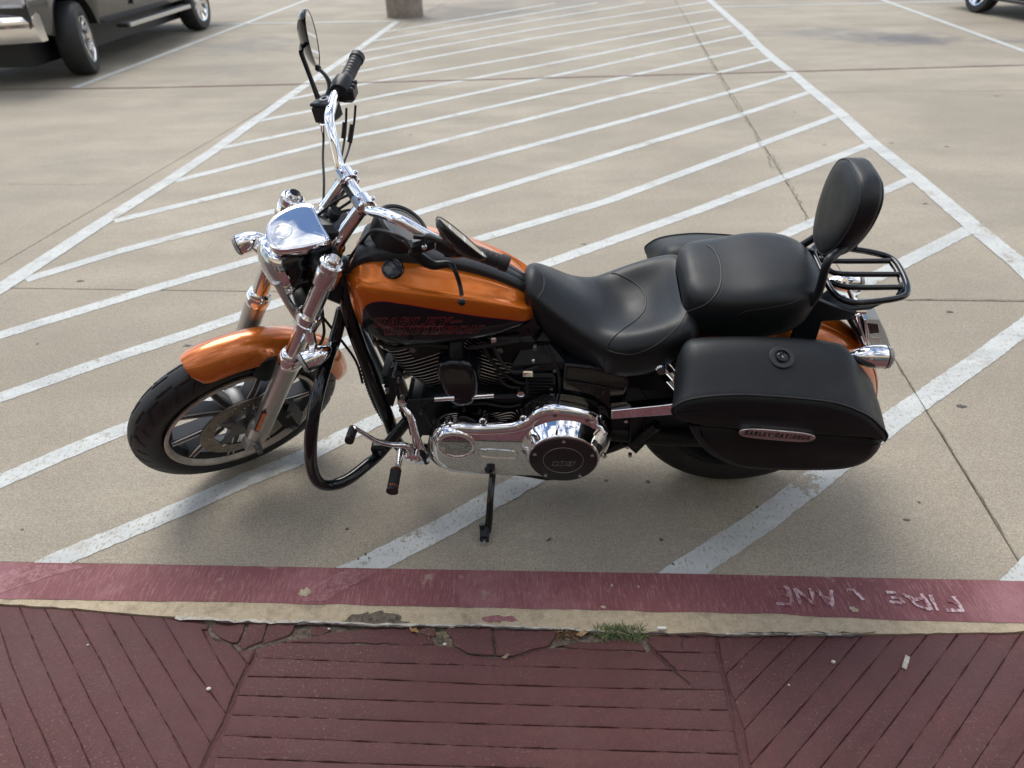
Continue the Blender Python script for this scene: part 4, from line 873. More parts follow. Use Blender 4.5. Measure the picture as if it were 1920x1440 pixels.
for q in (V(-.017, .012, .034), V(.017, -.014, .034)): part(B().lathe([(0, .004), (.003, .004), (.0035, .001)], mcc+q, (0, 0, 1), 10), 'lid_screw', 'trim', mtop)
part(B().tube([mcc+V(.02, -.02, .0), sp(619, 172, -.33), sp(613, 148, -.36), sp(597, 131, -.40)], [.012, .008, .0055, .005], 12, 5), 'brake_lever', 'satin')
part(B().ball(sp(597, 131, -.40), .009), 'lever_ball', 'satin')
for pts, r_, m_ in [([(605, 236, -.27), (607, 262, -.26), (606, 300, -.20), (608, 345, -.12), (606, 400, -.05)], .0035, 'rub2'), ([(667, 200, -.32), (664, 235, -.31), (655, 280, -.27), (637, 330, -.16), (625, 375, -.09), (605, 420, -.03)], .0034, 'rub2'), ([(650, 205, -.31), (647, 260, -.28), (634, 330, -.17), (622, 385, -.10)], .0034, 'rub2')]:
    part(B().tube([sp(*p) for p in pts], r_, 8, 6), 'control_cable', m_)
part(B().tube([sp(661, 236, -.31), sp(656, 270, -.285)], .0075, 12, 1), 'cable_adjuster', 'rub2'); part(B().tube([sp(647, 232, -.3), sp(644, 262, -.28)], .0065, 12, 1), 'cable_adjuster', 'rub2')
part(B().tube([sp(605, 236, -.27), sp(606, 250, -.265)], .006, 12, 1), 'hose_fitting', 'chrome2')
for pts in ([(640, 350, -.05), (620, 395, -.02), (600, 430, .0), (585, 470, .02)], [(672, 370, .0), (640, 392, .0), (604, 412, -.02), (600, 440, .0)], [(668, 362, .0), (630, 380, -.01), (598, 405, -.03)], [(690, 395, .03), (640, 400, .01), (610, 425, .0)]):
    part(B().tube([sp(*p) for p in pts], .0038, 8, 5), 'control_cable', 'rub2')
part(B().lathe([(0, .016), (.02, .018), (.024, .013)], sp(625, 408, .0), AX, 20), 'ignition_switch', 'satin')
# mirrors: (centre, half axes vectors)
def mirror(c, ax1, ax2, nrm_, name='mirror'):
    nrm_ = nrm_.normalized(); rings = []
    for h_, k_ in ((-.030, .25), (-.026, .55), (-.016, .85), (-.006, .97), (0, 1.0), (.003, .98), (.003, .93), (.0015, .92)):
        rings.append([c+(ax1*cos(a)*(1-.10*sin(a)) + ax2*math.copysign(abs(sin(a))**.9, sin(a)))*k_+nrm_*h_ for a in [2*pi*i/40 for i in range(40)]])
    o = part(B().loft(rings), name, 'gloss')
    part(B().add([c+(ax1*cos(a)*(1-.10*sin(a))+ax2*math.copysign(abs(sin(a))**.9, sin(a)))*.925+nrm_*.0018 for a in [2*pi*i/40 for i in range(40)]], [tuple(range(40))]), 'mirror_glass', 'mirror', o, ang=0); return o
a_, b_, c_, d_2 = sp(820, 409, .30), sp(912, 488, .42), sp(851, 459, .37), sp(878, 438, .35)
ml = (a_+b_)/2; ax1 = (b_-a_)/2; nv = V(-1, .10, -.12); nv = (nv-ax1*nv.dot(ax1)/ax1.length_squared).normalized(); ax2 = nv.cross(ax1).normalized()*.042
mirror(ml+nv*.0, ax1, ax2, nv)
part(B().tube([sp(793, 462, .28), sp(800, 445, .29), sp(826, 452, .33), ml-nv*.028], [.008, .007, .006, .008], 12, 4, flat=.8), 'mirror_stem', 'satin')
part(B().tube([sp(775, 447, .27), sp(797, 449, .285), sp(832, 455, .32)], [.009, .009, .007], 10, 3, flat=.6), 'mirror_bracket', 'satin')
a_, b_ = sp(571, 26, -.33), sp(599, 121, -.44)
mr_ = (a_+b_)/2; ax1 = (b_-a_)/2; nv = V(-1, .16, .10); nv = (nv-ax1*nv.dot(ax1)/ax1.length_squared).normalized(); ax2 = nv.cross(ax1).normalized()*.040
mirror(mr_, ax1, ax2, nv)
part(B().tube([sp(597, 188, -.28), sp(583, 150, -.315), sp(565, 102, -.35)], [.0075, .006, .0065], 12, 4, flat=.8), 'mirror_stem', 'satin')
part(B().tube([sp(565, 101, -.35), mr_-nv*.024], [.006, .005], 10, 1), 'mirror_joint', 'satin')

# ---- tank: stations u: (top, side height, bottom, half width, top lateral)
TS = [(1.148, .850, .835, .815, .045, .030), (1.135, .895, .840, .765, .098, .060), (1.115, .920, .842, .738, .132, .080), (1.08, .932, .84, .715, .156, .095), (1.02, .930, .835, .700, .168, .105), (.95, .915, .825, .698, .167, .108), (.87, .893, .812, .700, .158, .104), (.79, .866, .797, .705, .143, .096), (.72, .832, .783, .715, .124, .082), (.665, .795, .765, .730, .100, .062), (.640, .772, .758, .742, .070, .042)]
def station(u_, T_):
    for (a, *p), (c, *q) in zip(T_, T_[1:]):
        if (a-u_)*(c-u_) <= 0:
            f_ = (u_-a)/(c-a); return [x+(y-x)*f_ for x, y in zip(p, q)]
def smooth_stations(T_, n=4):
    P0 = [Vector((t[0], t[1], t[2])) for t in T_]; P1 = [Vector((t[3], t[4], t[5])) for t in T_]
    A_, C_ = catmull(P0, n), catmull(P1, n); return [(a.x, a.y, a.z, c.x, c.y, c.z) for a, c in zip(A_, C_)]
rings = []
for u_, wt, wm, wb, hw, vt in smooth_stations(TS, 4):
    H_ = [V(0, wt-.010, 0), V(vt*.35, wt-.004, 0), V(vt*.75, wt, 0), V(vt*1.12, wt-.012, 0), V(hw*.93, (wt+wm)/2+.012, 0), V(hw, wm, 0), V(hw*.985, (wm+wb)/2-.008, 0), V(hw*.88, wb+.007, 0), V(hw*.45, wb, 0), V(0, wb, 0)]
    F_ = H_+[V(-p.x, p.y, 0) for p in H_[-2:0:-1]]
    rings.append([V(u_, p.x, p.y) for p in catmull(F_, 4, True)])
tank = part(B().loft(rings), 'fuel_tank', 'tank', ang=70); bvh(tank)
# console
CS = [(1.125, .905, .09), (1.10, .945, .085), (1.04, .962, .078), (.98, .955, .070), (.93, .936, .060), (.87, .914, .052), (.80, .890, .045), (.72, .850, .038), (.66, .808, .032), (.64, .79, .03)]
rings = []
for p in catmull([V(*c) for c in CS], 4):
    u_, wt, hw = p; rings.append([V(u_, hw*q, wt+z) for q, z in ((-1.06, -.045), (-1.02, -.010), (-.9, -.003), (-.45, 0), (-.35, -.002), (-.3, 0), (0, .001), (.3, 0), (.35, -.002), (.45, 0), (.9, -.003), (1.02, -.010), (1.06, -.045))])
cons = part(B().loft(rings), 'tank_console', 'wrinkle', ang=50)
# front shroud of the console, instrument
gc = at(745, 412, .0); gd = V(-.55, .02, .83).normalized()
gp = V(.985, 0, .985)
part(B().lathe([(-.05, .072), (-.02, .075), (.006, .072), (.012, .066), (.010, .060), (.004, .058)], gp, gd, 40, cap=False), 'instrument_housing', 'wrinkle', cons)
part(B().lathe([(-.01, .062), (.0045, .060), (.0047, .001)], gp, gd, 40), 'instrument_dial', 'dial', cons)
part(B().lathe([(.0045, .058), (.006, .058), (.006, .054), (.0048, .054)], gp, gd, 40, cap=False), 'dial_ring', 'silverprint', cons)
fcc = onto(tank, 737, 508, 0); 
fn = V(.10, .50, .86).normalized()
cap_ = part(B().lathe([(-.012, .0285), (.004, .0285), (.009, .0265), (.010, .022), (.0085, .020), (.010, .004), (.010, .001)], fcc, fn, 36), 'filler_cap', 'gloss', tank)
# engraved outline lettering on the tank
def text_mesh(s_, size, shear=0., off=0., bev=None, space=1., ext=.0):
    cu = bpy.data.curves.new('t', 'FONT'); cu.body = s_; cu.size = size; cu.shear = shear; cu.offset = off; cu.space_character = space; cu.resolution_u = 3
    if bev: cu.fill_mode = 'NONE'; cu.bevel_depth = bev; cu.bevel_resolution = 0
    cu.extrude = ext
    o = bpy.data.objects.new('t', cu); COL.objects.link(o); bpy.context.view_layer.update()
    me = bpy.data.meshes.new_from_object(o.evaluated_get(bpy.context.evaluated_depsgraph_get()))
    vs = [v.co.copy() for v in me.vertices]; fs = [tuple(p.vertices) for p in me.polygons]; bpy.data.objects.remove(o); bpy.data.curves.remove(cu); return vs, fs
def fit(vs):
    x0 = min(v.x for v in vs); x1 = max(v.x for v in vs); y0 = min(v.y for v in vs); y1 = max(v.y for v in vs); return [((v.x-x0)/(x1-x0), (v.y-y0)/(y1-y0), v.z) for v in vs]
# hand-made block letters with slab feet, as outlines in a 1 x 1 box
LTR = {'H': [[(0, 0), (.42, 0), (.42, .12), (.34, .12), (.34, .4), (.62, .4), (.62, .12), (.54, .12), (.54, 0), (1, 0), (1, .12), (.9, .12), (.9, .88), (1, .88), (1, 1), (.54, 1), (.54, .88), (.62, .88), (.62, .6), (.34, .6), (.34, .88), (.42, .88), (.42, 1), (0, 1), (0, .88), (.08, .88), (.08, .12), (0, .12)]],
 'A': [[(0, 0), (.38, 0), (.38, .12), (.32, .12), (.36, .25), (.62, .25), (.65, .12), (.58, .12), (.58, 0), (1, 0), (1, .12), (.93, .12), (.68, 1), (.34, 1), (.08, .12), (0, .12)], [(.41, .42), (.57, .42), (.5, .75)]],
 'R': [[(0, 0), (.4, 0), (.4, .12), (.34, .12), (.34, .4), (.45, .4), (.62, 0), (1, 0), (1, .12), (.9, .12), (.76, .45), (.95, .6), (.95, .85), (.8, 1), (0, 1), (0, .88), (.08, .88), (.08, .12), (0, .12)], [(.34, .58), (.62, .58), (.68, .65), (.68, .78), (.62, .84), (.34, .84)]],
 'L': [[(0, 0), (1, 0), (1, .35), (.88, .35), (.8, .14), (.36, .14), (.36, .88), (.46, .88), (.46, 1), (0, 1), (0, .88), (.08, .88), (.08, .12), (0, .12)]],
 'E': [[(0, 0), (1, 0), (1, .32), (.88, .32), (.8, .15), (.36, .15), (.36, .42), (.6, .42), (.65, .35), (.72, .35), (.72, .67), (.65, .67), (.6, .59), (.36, .59), (.36, .85), (.8, .85), (.88, .7), (1, .7), (1, 1), (0, 1), (0, .88), (.08, .88), (.08, .12), (0, .12)]],
 'Y': [[(.28, 0), (.74, 0), (.74, .12), (.65, .12), (.65, .42), (.93, .88), (1.05, .88), (1.05, 1), (.62, 1), (.62, .88), (.68, .88), (.52, .6), (.36, .88), (.42, .88), (.42, 1), (-.05, 1), (-.05, .88), (.06, .88), (.36, .42), (.36, .12), (.28, .12)]],
 'D': [[(0, 0), (.75, 0), (1, .25), (1, .75), (.75, 1), (0, 1), (0, .88), (.08, .88), (.08, .12), (0, .12)], [(.35, .17), (.62, .17), (.72, .3), (.72, .7), (.62, .83), (.35, .83)]],
 'V': [[(.36, 0), (.64, 0), (.95, .88), (1.03, .88), (1.03, 1), (.62, 1), (.62, .88), (.68, .88), (.52, .38), (.36, .88), (.42, .88), (.42, 1), (-.03, 1), (-.03, .88), (.06, .88)]],
 'I': [[(.1, 0), (.8, 0), (.8, .12), (.62, .12), (.62, .88), (.8, .88), (.8, 1), (.1, 1), (.1, .88), (.28, .88), (.28, .12), (.1, .12)]],
 'S': [[(0, 0), (.85, 0), (1, .14), (1, .45), (.85, .6), (.3, .68), (.3, .82), (.7, .82), (.78, .68), (.93, .68), (.93, 1), (.15, 1), (0, .86), (0, .58), (.15, .45), (.7, .36), (.7, .18), (.25, .18), (.16, .34), (0, .34)]],
 'O': [[(.22, 0), (.78, 0), (1, .25), (1, .75), (.78, 1), (.22, 1), (0, .75), (0, .25)], [(.36, .17), (.64, .17), (.72, .3), (.72, .7), (.64, .83), (.36, .83), (.28, .7), (.28, .3)]],
 'N': [[(0, 0), (.4, 0), (.4, .12), (.3, .12), (.3, .62), (.68, 0), (.92, 0), (.92, .88), (1.02, .88), (1.02, 1), (.6, 1), (.6, .88), (.7, .88), (.7, .45), (.36, 1), (0, 1), (0, .88), (.08, .88), (.08, .12), (0, .12)]],
 '-': [[(0, .38), (1.1, .5), (1.0, .68), (-.05, .56)]]}
def outline_text(s_, place, par, m, rr=.00065, gap=.12, name='lettering', wdt=None):
    wdt = wdt or {'I': .7, '-': .9, '1': .75}; x = 0; W_ = sum(wdt.get(ch, 1)+gap for ch in s_)-gap; b = B()
    for ch in s_:
        w_ = wdt.get(ch, 1)
        for poly in LTR[ch]:
            Q = []
            for p, q in zip(poly, poly[1:]+poly[:1]):
                L_ = max(1, int(max(abs(q[0]-p[0]), abs(q[1]-p[1]))/.3))
                for i in range(L_): Q.append(((x+(p[0]+(q[0]-p[0])*i/L_)*w_)/W_, p[1]+(q[1]-p[1])*i/L_))
            P3 = [place(*q) for q in Q]
            if all(p is not None for p in P3): b.tube(P3, rr, 5, 1, closed=True)
        x += w_+gap
    return b.build(name, M[m], par, ang=0)
def bil(c, s_, t): return (c[0][0]*(1-s_)*(1-t)+c[1][0]*s_*(1-t)+c[2][0]*s_*t+c[3][0]*(1-s_)*t, c[0][1]*(1-s_)*(1-t)+c[1][1]*s_*(1-t)+c[2][1]*s_*t+c[3][1]*(1-s_)*t)
outline_text('HARLEY-', lambda s_, t: onto(tank, *bil([(700, 615), (858, 614), (872, 597), (705, 599)], s_, t), .0004), tank, 'redline')
outline_text('DAVIDSON', lambda s_, t: onto(tank, *bil([(722, 630), (896, 627), (908, 613), (718, 617)], s_, t), .0004), tank, 'redline')

# ---- seats
def seatloft(T_, name, n=5):
    rings = []
    A_ = catmull([V(t[0], t[1], t[2]) for t in T_], n); C_ = catmull([V(t[3], t[4], 0) for t in T_], n)
    for a, c in zip(A_, C_):
        u_, hw, wc = a; we, wb, _ = c
        H_ = [V(0, wc, 0), V(hw*.40, wc*.7+we*.3, 0), V(hw*.74, we, 0), V(hw*.93, we-.014, 0), V(hw, we-.038, 0), V(hw*.985, (we+wb)/2-.012, 0), V(hw*.92, wb+.008, 0), V(hw*.8, wb, 0), V(hw*.4, wb+.002, 0), V(0, wb+.002, 0)]
        F_ = H_+[V(-p.x, p.y, 0) for p in H_[-2:0:-1]]; rings.append([V(u_, p.x, p.y) for p in catmull(F_, 4, True)])
    return bvh(part(B().loft(rings), name, 'leather', ang=75))
#                u     hw    wc     we     wb
seat = seatloft([(.672, .040, .828, .818, .790), (.664, .068, .842, .826, .755), (.64, .085, .846, .825, .735), (.60, .102, .822, .800, .675), (.54, .122, .780, .760, .635), (.48, .150, .745, .735, .612), (.43, .176, .722, .735, .606), (.38, .188, .716, .750, .612), (.33, .192, .732, .768, .628), (.28, .188, .768, .786, .655), (.245, .178, .797, .797, .690), (.222, .160, .803, .792, .72), (.205, .135, .790, .775, .745)], 'rider_seat')
seam(seat, [(1016, 513), (1020, 528), (1018, 546), (1008, 562), (1001, 575)], seat)
seam(seat, [(1146, 515), (1160, 517), (1190, 533), (1207, 552), (1210, 578), (1195, 600), (1165, 622), (1145, 640), (1137, 658)], seat, .0022)
seam(seat, [(1137, 658), (1160, 665), (1190, 666), (1225, 652), (1255, 630), (1280, 602), (1291, 570), (1290, 540), (1280, 512)], seat, .0014)
seam(seat, [(1135, 660), (1132, 675), (1134, 692)], seat, .0009)
pill = seatloft([(.252, .066, .826, .822, .800), (.248, .098, .856, .850, .772), (.236, .120, .870, .860, .752), (.210, .138, .876, .866, .738), (.14, .151, .880, .870, .728), (.06, .157, .890, .883, .732), (-.01, .154, .893, .885, .748), (-.058, .136, .890, .880, .768), (-.090, .104, .876, .866, .80), (-.106, .060, .855, .846, .825)], 'passenger_seat')
seam(pill, [(1326, 463), (1340, 475), (1350, 500), (1351, 530), (1343, 552), (1325, 572), (1300, 583), (1289, 587)], pill, .0020)
seam(pill, [(1331, 464), (1346, 477), (1356, 500), (1357, 530), (1349, 554), (1331, 575)], pill, .0007)
seam(pill, [(1380, 600), (1390, 590), (1405, 585), (1440, 580), (1480, 572), (1505, 560)], pill, .0009)

# ---- backrest and rack
def ovl(pts, n=5): return [(p.x, p.y) for p in catmull([V(a, c, 0) for a, c in pts], n, True)]
bo_ = ovl([(-.060, 1.152), (.0, 1.158), (.060, 1.152), (.102, 1.120), (.113, 1.062), (.094, .995), (.054, .945), (.0, .932), (-.054, .945), (-.094, .995), (-.113, 1.062), (-.102, 1.120)])
BKF = lambda x, v_, y: V(-.078-(y-.93)*.12-v_*.85, x*.95, y-.012)
b = B(); P = ccw(bo_); rings = []
for ins, dep in ((.060, -.010), (.035, -.008), (.014, -.003), (.004, .003), (0, .012), (0, .050), (.004, .060), (.014, .066)): rings.append([BKF(q[0], dep, q[1]) for q in inset(P, ins)])
pad = bvh(part(b.loft(rings), 'backrest_pad', 'leather', ang=70))
part(B().tube([BKF(q[0], .004, q[1]) for q in inset(P, .0025)], .0018, 8, 1, closed=True), 'piping', 'thread', pad)
part(B().plate([(q[0], q[1]) for q in inset(P, .012)], .066, .072, .003, fr=BKF), 'back_plate', 'satin', pad)
part(B().box(BKF(.03, .082, .965), (.02, .03, .03), None, .004), 'pad_latch', 'satin', pad)
part(B().tube([at(1519, 572, .13), at(1535, 548, .13), at(1550, 496, .125), at(1568, 478, .10), BKF(.06, .062, 1.0)], .0105, 14, 5), 'backrest_strut', 'satin')
part(B().tube([at(1494, 468, -.13), at(1525, 449, -.13), at(1540, 436, -.12), BKF(-.06, .062, 1.0)], .0105, 14, 5), 'backrest_strut', 'satin')
WR = .828
rl = [(1524, 470), (1540, 463), (1576, 467), (1631, 475), (1671, 488), (1692, 517), (1700, 546), (1688, 560), (1631, 569), (1594, 569), (1561, 550), (1533, 497)]
rack = part(B().tube([atw(x, y, WR) for x, y in rl], .0085, 12, 5, closed=True), 'luggage_rack', 'gloss')
for p, q, r_ in (((1537, 486), (1555, 492), (1667, 492)), ((1553, 508), (1576, 516), (1684, 517)), ((1555, 530), (1590, 541), (1689, 541))):
    part(B().tube([atw(*p, WR), atw(*q, WR), atw(*r_, WR)], .0075, 12, 4), 'rack_bar', 'gloss', rack)
part(B().tube([atw(1668, 491, WR-.006), atw(1684, 517, WR-.006), atw(1690, 541, WR-.006), atw(1684, 556, WR-.006)], .007, 10, 3), 'rack_bar', 'gloss', rack)
for s_ in (1, -1):
    part(B().plate(uw([(1500, 585), (1532, 562), (1560, 574), (1606, 588), (1590, 600), (1540, 603), (1528, 640), (1500, 652), (1478, 648), (1490, 612)], .124), s_*.118, s_*.130, .003, fr=I), 'rack_bracket', 'satin')
part(B().plate([(p.x, p.y) for p in (atw(1536, 560, .80), atw(1550, 548, .80), atw(1600, 572, .80), atw(1660, 570, .80), atw(1630, 583, .80), atw(1545, 590, .80))], .800, .806, .002, fr=lambda x, v_, y: V(x, y, v_)), 'rack_plate', 'satin')

# ---- rear fender, struts, tail lamp, plate
fe = part(fender(B(), V(-.0, 0, .325), V(1, 0, 0), V(0, 0, 1), V(0, 1, 0), R(60), R(196), .405, .105, .11, 50, nose=.02, m=18), 'rear_fender', 'orange', ang=50)
part(fender(B(), V(-.0, 0, .325), V(1, 0, 0), V(0, 0, 1), V(0, 1, 0), R(105), R(188), .4085, .040, .012, 40, nose=.02), 'fender_ridge', 'orange', fe, ang=50)
for s_ in (1, -1):
    part(B().tube([V(.30, s_*.118, .64), V(.12, s_*.122, .69), V(-.06, s_*.122, .71), V(-.17, s_*.120, .69)], [.02, .024, .024, .018], 12, 4, flat=.35), 'fender_strut', 'satin')
part(B().tube([at(1603, 588, .03), at(1609, 618, .035), at(1619, 650, .05)], .011, 14, 4), 'tail_bracket', 'chrome')
part(B().tube([at(1611, 586, .01), at(1619, 612, .02), at(1627, 640, .03)], .008, 14, 4), 'tail_bracket', 'chrome')
part(B().tube([at(1583, 530, -.05), at(1597, 560, -.02), at(1606, 592, .01)], .0065, 12, 4), 'signal_bar', 'chrome')
part(B().box(at(1610, 583, .02), (.03, .03, .02), None, .006), 'bar_clamp', 'chrome')
tlo = part(B().plate(uw([(1623, 600), (1649, 602), (1661, 626), (1671, 655), (1677, 675), (1667, 676), (1640, 668), (1627, 640)], .045), -.045, .045, .005, fr=I), 'tail_lamp', 'smoke')
part(B().plate(uw([(1625, 608), (1645, 610), (1648, 626), (1630, 628)], .046), .0455, .047, .001, fr=I), 'lamp_insert', 'dial', tlo); part(B().plate(uw([(1634, 634), (1650, 636), (1651, 641), (1636, 640)], .046), .0455, .047, .001, fr=I), 'lamp_insert', 'machined', tlo)
part(B().plate(uw([(1618, 600), (1624, 600), (1632, 664), (1626, 664)], .045), -.048, .050, .003, fr=I), 'lamp_base', 'chrome', tlo)
part(B().plate(uw([(1583, 596), (1604, 600), (1622, 640), (1612, 648), (1598, 622)], .05), -.05, .05, .004, fr=I), 'lamp_mount', 'gloss')
rs = at(1634, 671, .19); indicator(rs, V(-1, .03, -.02), .0315, .098)
part(B().tube([at(1619, 650, .05), rs+V(.01, -.01, .012)], .010, 12, 4), 'signal_stem', 'chrome')
rs = at(1585, 532, -.19); indicator(rs, V(-1, 0, -.02), .0315, .098)
part(B().tube([at(1583, 530, -.05), rs+V(.02, .01, .01)], .010, 12, 1), 'signal_stem', 'chrome')

# ---- saddlebags
def catp(P, n=4): return [(p.x, p.y) for p in catmull([V(a, c, 0) for a, c in P], n, True)]
# open paths (lid top edge left->right) at the outer face and near the inner side, same count
lidO = [(1270, 787), (1261, 777), (1259, 766), (1266, 760), (1284, 751), (1310, 745), (1350, 741), (1400, 740), (1480, 745), (1560, 754), (1606, 769), (1632, 783), (1650, 800), (1658, 808), (1662, 818), (1656, 827)]
lidI = [(1268, 760), (1264, 746), (1264, 728), (1265, 700), (1274, 672), (1290, 656), (1320, 650), (1400, 648), (1480, 650), (1550, 656), (1592, 664), (1612, 690), (1632, 712), (1640, 735), (1648, 760), (1648, 775)]
botO = [(1286, 797), (1292, 812), (1302, 828), (1320, 847), (1345, 864), (1380, 877), (1430, 883), (1500, 884), (1560, 883), (1600, 877), (1630, 864), (1648, 846), (1655, 826)]
VO, VI = .375, .235
lo_ = uw(lidO, VO-.008); li_ = uw(lidI, VI+.012); bo2 = uw(botO, VO-.012)
lm = uw([(1283, 795), (1380, 804), (1540, 815), (1662, 822)], VO-.008)      # lid's lower edge
def sm(P, n=4): return [(p.x, p.y) for p in catmull([V(a, c, 0) for a, c in P], n)]
def bag(s_):
    dz_ = 0 if s_ > 0 else -.040
    top_o, top_i = sm(lo_), sm(li_); nn = len(top_o)
    low = [(lm[0][0]+(lm[-1][0]-lm[0][0])*i/11, lerpf(-(lm[0][0]+(lm[-1][0]-lm[0][0])*i/11), [(-a, c) for a, c in lm])) for i in range(1, 11)][::-1]
    cxx = sum(p[0] for p in top_o)/nn; czz = low[4][1]
    rings = []
    def ring(k_, v_, ins=0., lowo=0.):
        tp = [(a[0]+(c[0]-a[0])*k_, a[1]+(c[1]-a[1])*k_) for a, c in zip(top_o, top_i)]
        P = [(x, z) for x, z in tp]+[(x, z-lowo) for x, z in low]
        P = inset(ccw(P), ins); return [V(x, s_*v_, z+dz_) for x, z in P]
    D = VO-VI
    for k_, v_, ins in ((.98, VI-.045, .03), (1.0, VI-.03, .012), (1.0, VI-.01, .004), (.95, VI+.012, 0), (.78, VI+.04, 0), (.53, VI+.072, 0), (.27, VI+.102, 0), (.08, VI+.124, 0), (0, VI+.134, 0), (0, VO, .005), (0, VO+.005, .011), (0, VO+.007, .016)):
        rings.append(ring(k_, v_, ins))
    root = part(B().loft(rings), 'saddlebag_lid', 'bagleather', ang=50)
    pr = [V(p[0], s_*(VI+.137), p[1]+dz_) for p in top_o]
    part(B().tube(pr, .0026, 8, 1), 'piping', 'thread', root)
    # body
    bt = sm(bo2); rr = []
    up_ = [(x, z+.01) for x, z in low]
    P = ccw([(x, z) for x, z in bt]+[(x, z) for x, z in low]) 
    body = bt[::-1] if s_ else bt
    for ins, v_ in ((.02, .17), (.006, .19), (.004, .26), (.004, VO-.022), (.006, VO-.010), (.012, VO-.003), (.030, VO+.002)):
        rr.append([V(x, s_*v_, z+dz_) for x, z in inset(P, ins)])
    body = part(B().loft(rr), 'saddlebag', 'bagleather', ang=50)
    part(B().tube([V(x, s_*(VO-.014), z+dz_) for x, z in inset(P, .004)][:len(bt)], .0022, 8, 1), 'piping', 'thread', body)
    return root, body
lid, bagb = bag(1); bag(-1)
bvh(lid)
# lock
lk = onto(lid, 1465, 673, .002)
if lk is None: lk = V(.03, .27, .80)
ln = V(.0, .35, .94).normalized()
lo1 = part(B().lathe([(-.01, .030), (.000, .030), (.0018, .028), (.0018, .019), (-.004, .018), (-.004, .002)], lk, ln, 36), 'bag_lock', 'trim', lid)
part(B().lathe([(-.004, .0125), (.003, .012), (.004, .010), (.004, .001)], lk, ln, 24), 'lock_barrel', 'gloss', lo1); part(B().box(lk+ln*.0045, (.0022, .008, .001)), 'key_slot', 'silverprint', lo1)
# chrome badge
VB = VO+.0115
bc = [at(1386, 806, VB), at(1529, 812, VB), at(1529, 830, VB), at(1384, 822, VB)]
c0_ = at(1456, 817.5, VB); ex_ = (at(1528, 824, VB)-at(1386, 812, VB)); Lh = ex_.length/2; ex_.normalize(); ez_ = V(-ex_.z, 0, ex_.x); ez_ = -ez_ if ez_.z < 0 else ez_
Hh = .0185
bp_ = [(Lh*math.copysign(abs(cos(a))**.55, cos(a)), Hh*math.copysign(abs(sin(a))**.75, sin(a))) for a in [2*pi*i/48 for i in range(48)]]
BF = lambda x, v_, y: c0_+ex_*x+ez_*y+V(0, v_, 0)
bad = part(B().plate(bp_, -.006, .0035, .002, fr=BF), 'maker_badge', 'chrome2', bagb)
bad.data.materials[0] = mat('badge_chrome', (.80, .79, .78), .22, 1.)
def flat_text(s_, w_, h_, dy, par, m, off=.02, space=1., shear=0., lift=.0040, sc=None):
    vs, fs = text_mesh(s_, 1, shear, off, space=space, ext=.004); F_ = fit(vs)
    return B().add([BF((x-.5)*w_, lift+.0003*(z > 0), (y-.5)*h_+dy) for x, y, z in F_], fs).build('lettering', M[m], par, ang=0)
def slab_text(s_, w_, h_, dy, par, m, place, small=None):
    """solid slab-serif letters made of the same outlines"""
    wdt = {'I': .55, '-': .55, 'L': .85, 'S': .8, 'E': .85}; gap = .24; W_ = sum(wdt.get(ch, 1)+gap for ch in s_)-gap; x = 0; b = B()
    for i, ch in enumerate(s_):
        w1 = wdt.get(ch, 1); big = 1.0 if (small is None or i in small) else .82
        bm = bmesh.new(); es = []
        for poly in LTR[ch]:
            vv = [bm.verts.new(((x+p[0]*w1)/W_, p[1]*big if ch != '-' else p[1], 0)) for p in poly]
            es += [bm.edges.new((vv[k], vv[(k+1) % len(vv)])) for k in range(len(vv))]
        bmesh.ops.triangle_fill(bm, use_beauty=True, use_dissolve=False, edges=es)
        bm.verts.index_update(); b.add([place((v.co.x-.5)*w_, (v.co.y-.5)*h_+dy) for v in bm.verts], [tuple(v.index for v in f.verts) for f in bm.faces]); bm.free(); x += w1+gap
    return b.build('lettering', M[m], par, ang=0)
slab_text('HARLEY-DAVIDSON', Lh*1.72, .0145, .0040, bad, 'blackprint', lambda x, y: BF(-x if 0 else x, .0042, y), small={0, 7})
part(B().add([BF(-Lh*.97, .0041, -.0052), BF(Lh*.97, .0041, -.0052), BF(Lh*.97, .0041, -.0062), BF(-Lh*.97, .0041, -.0062)], [(0, 1, 2, 3)]), 'badge_line', 'blackprint', bad, ang=0)

# ---- frame
for s_ in (1, -1):
    part(B().tube([V(1.15, s_*.028, .86), V(at(655, 590, .05).x, s_*.05, at(655, 590, .05).z), V(at(690, 690, .075).x, s_*.075, at(690, 690, .075).z), V(at(728, 785, .09).x, s_*.09, at(728, 785, .09).z), V(at(752, 840, .1).x, s_*.10, at(752, 840, .1).z), V(1.0, s_*.105, .20), V(.93, s_*.105, .185), V(.5, s_*.105, .20), V(.36, s_*.12, .28)], .0205, 16, 5), 'frame_downtube', 'gloss')
part(B().lathe([(-.10, .036), (.10, .036)], SL(0, 0, .66), AX, 24), 'steering_head', 'satin')
part(B().tube([V(1.17, 0, .86), V(1.0, 0, .80), V(.7, 0, .70), V(.45, 0, .62)], .028, 16, 4), 'frame_backbone', 'satin')
sleeve = [at(676, 660, .07), at(690, 715, .075), at(708, 762, .08), at(730, 800, .085)]
slv = part(B().tube(sleeve, .011, 12, 5), 'wiring_sleeve', 'rub2')
Q = catmull(sleeve, 9)
for i in range(1, len(Q)-1): part(B().lathe([(0, .011), (.0015, .0135), (.003, .011)], Q[i], Q[i+1]-Q[i], 12, cap=False), 'sleeve_rib', 'rub2', slv)
part(B().tube([at(600, 590, .05), at(640, 640, .06), at(668, 680, .07), at(680, 720, .075)], .004, 8, 5), 'wiring', 'rub2')
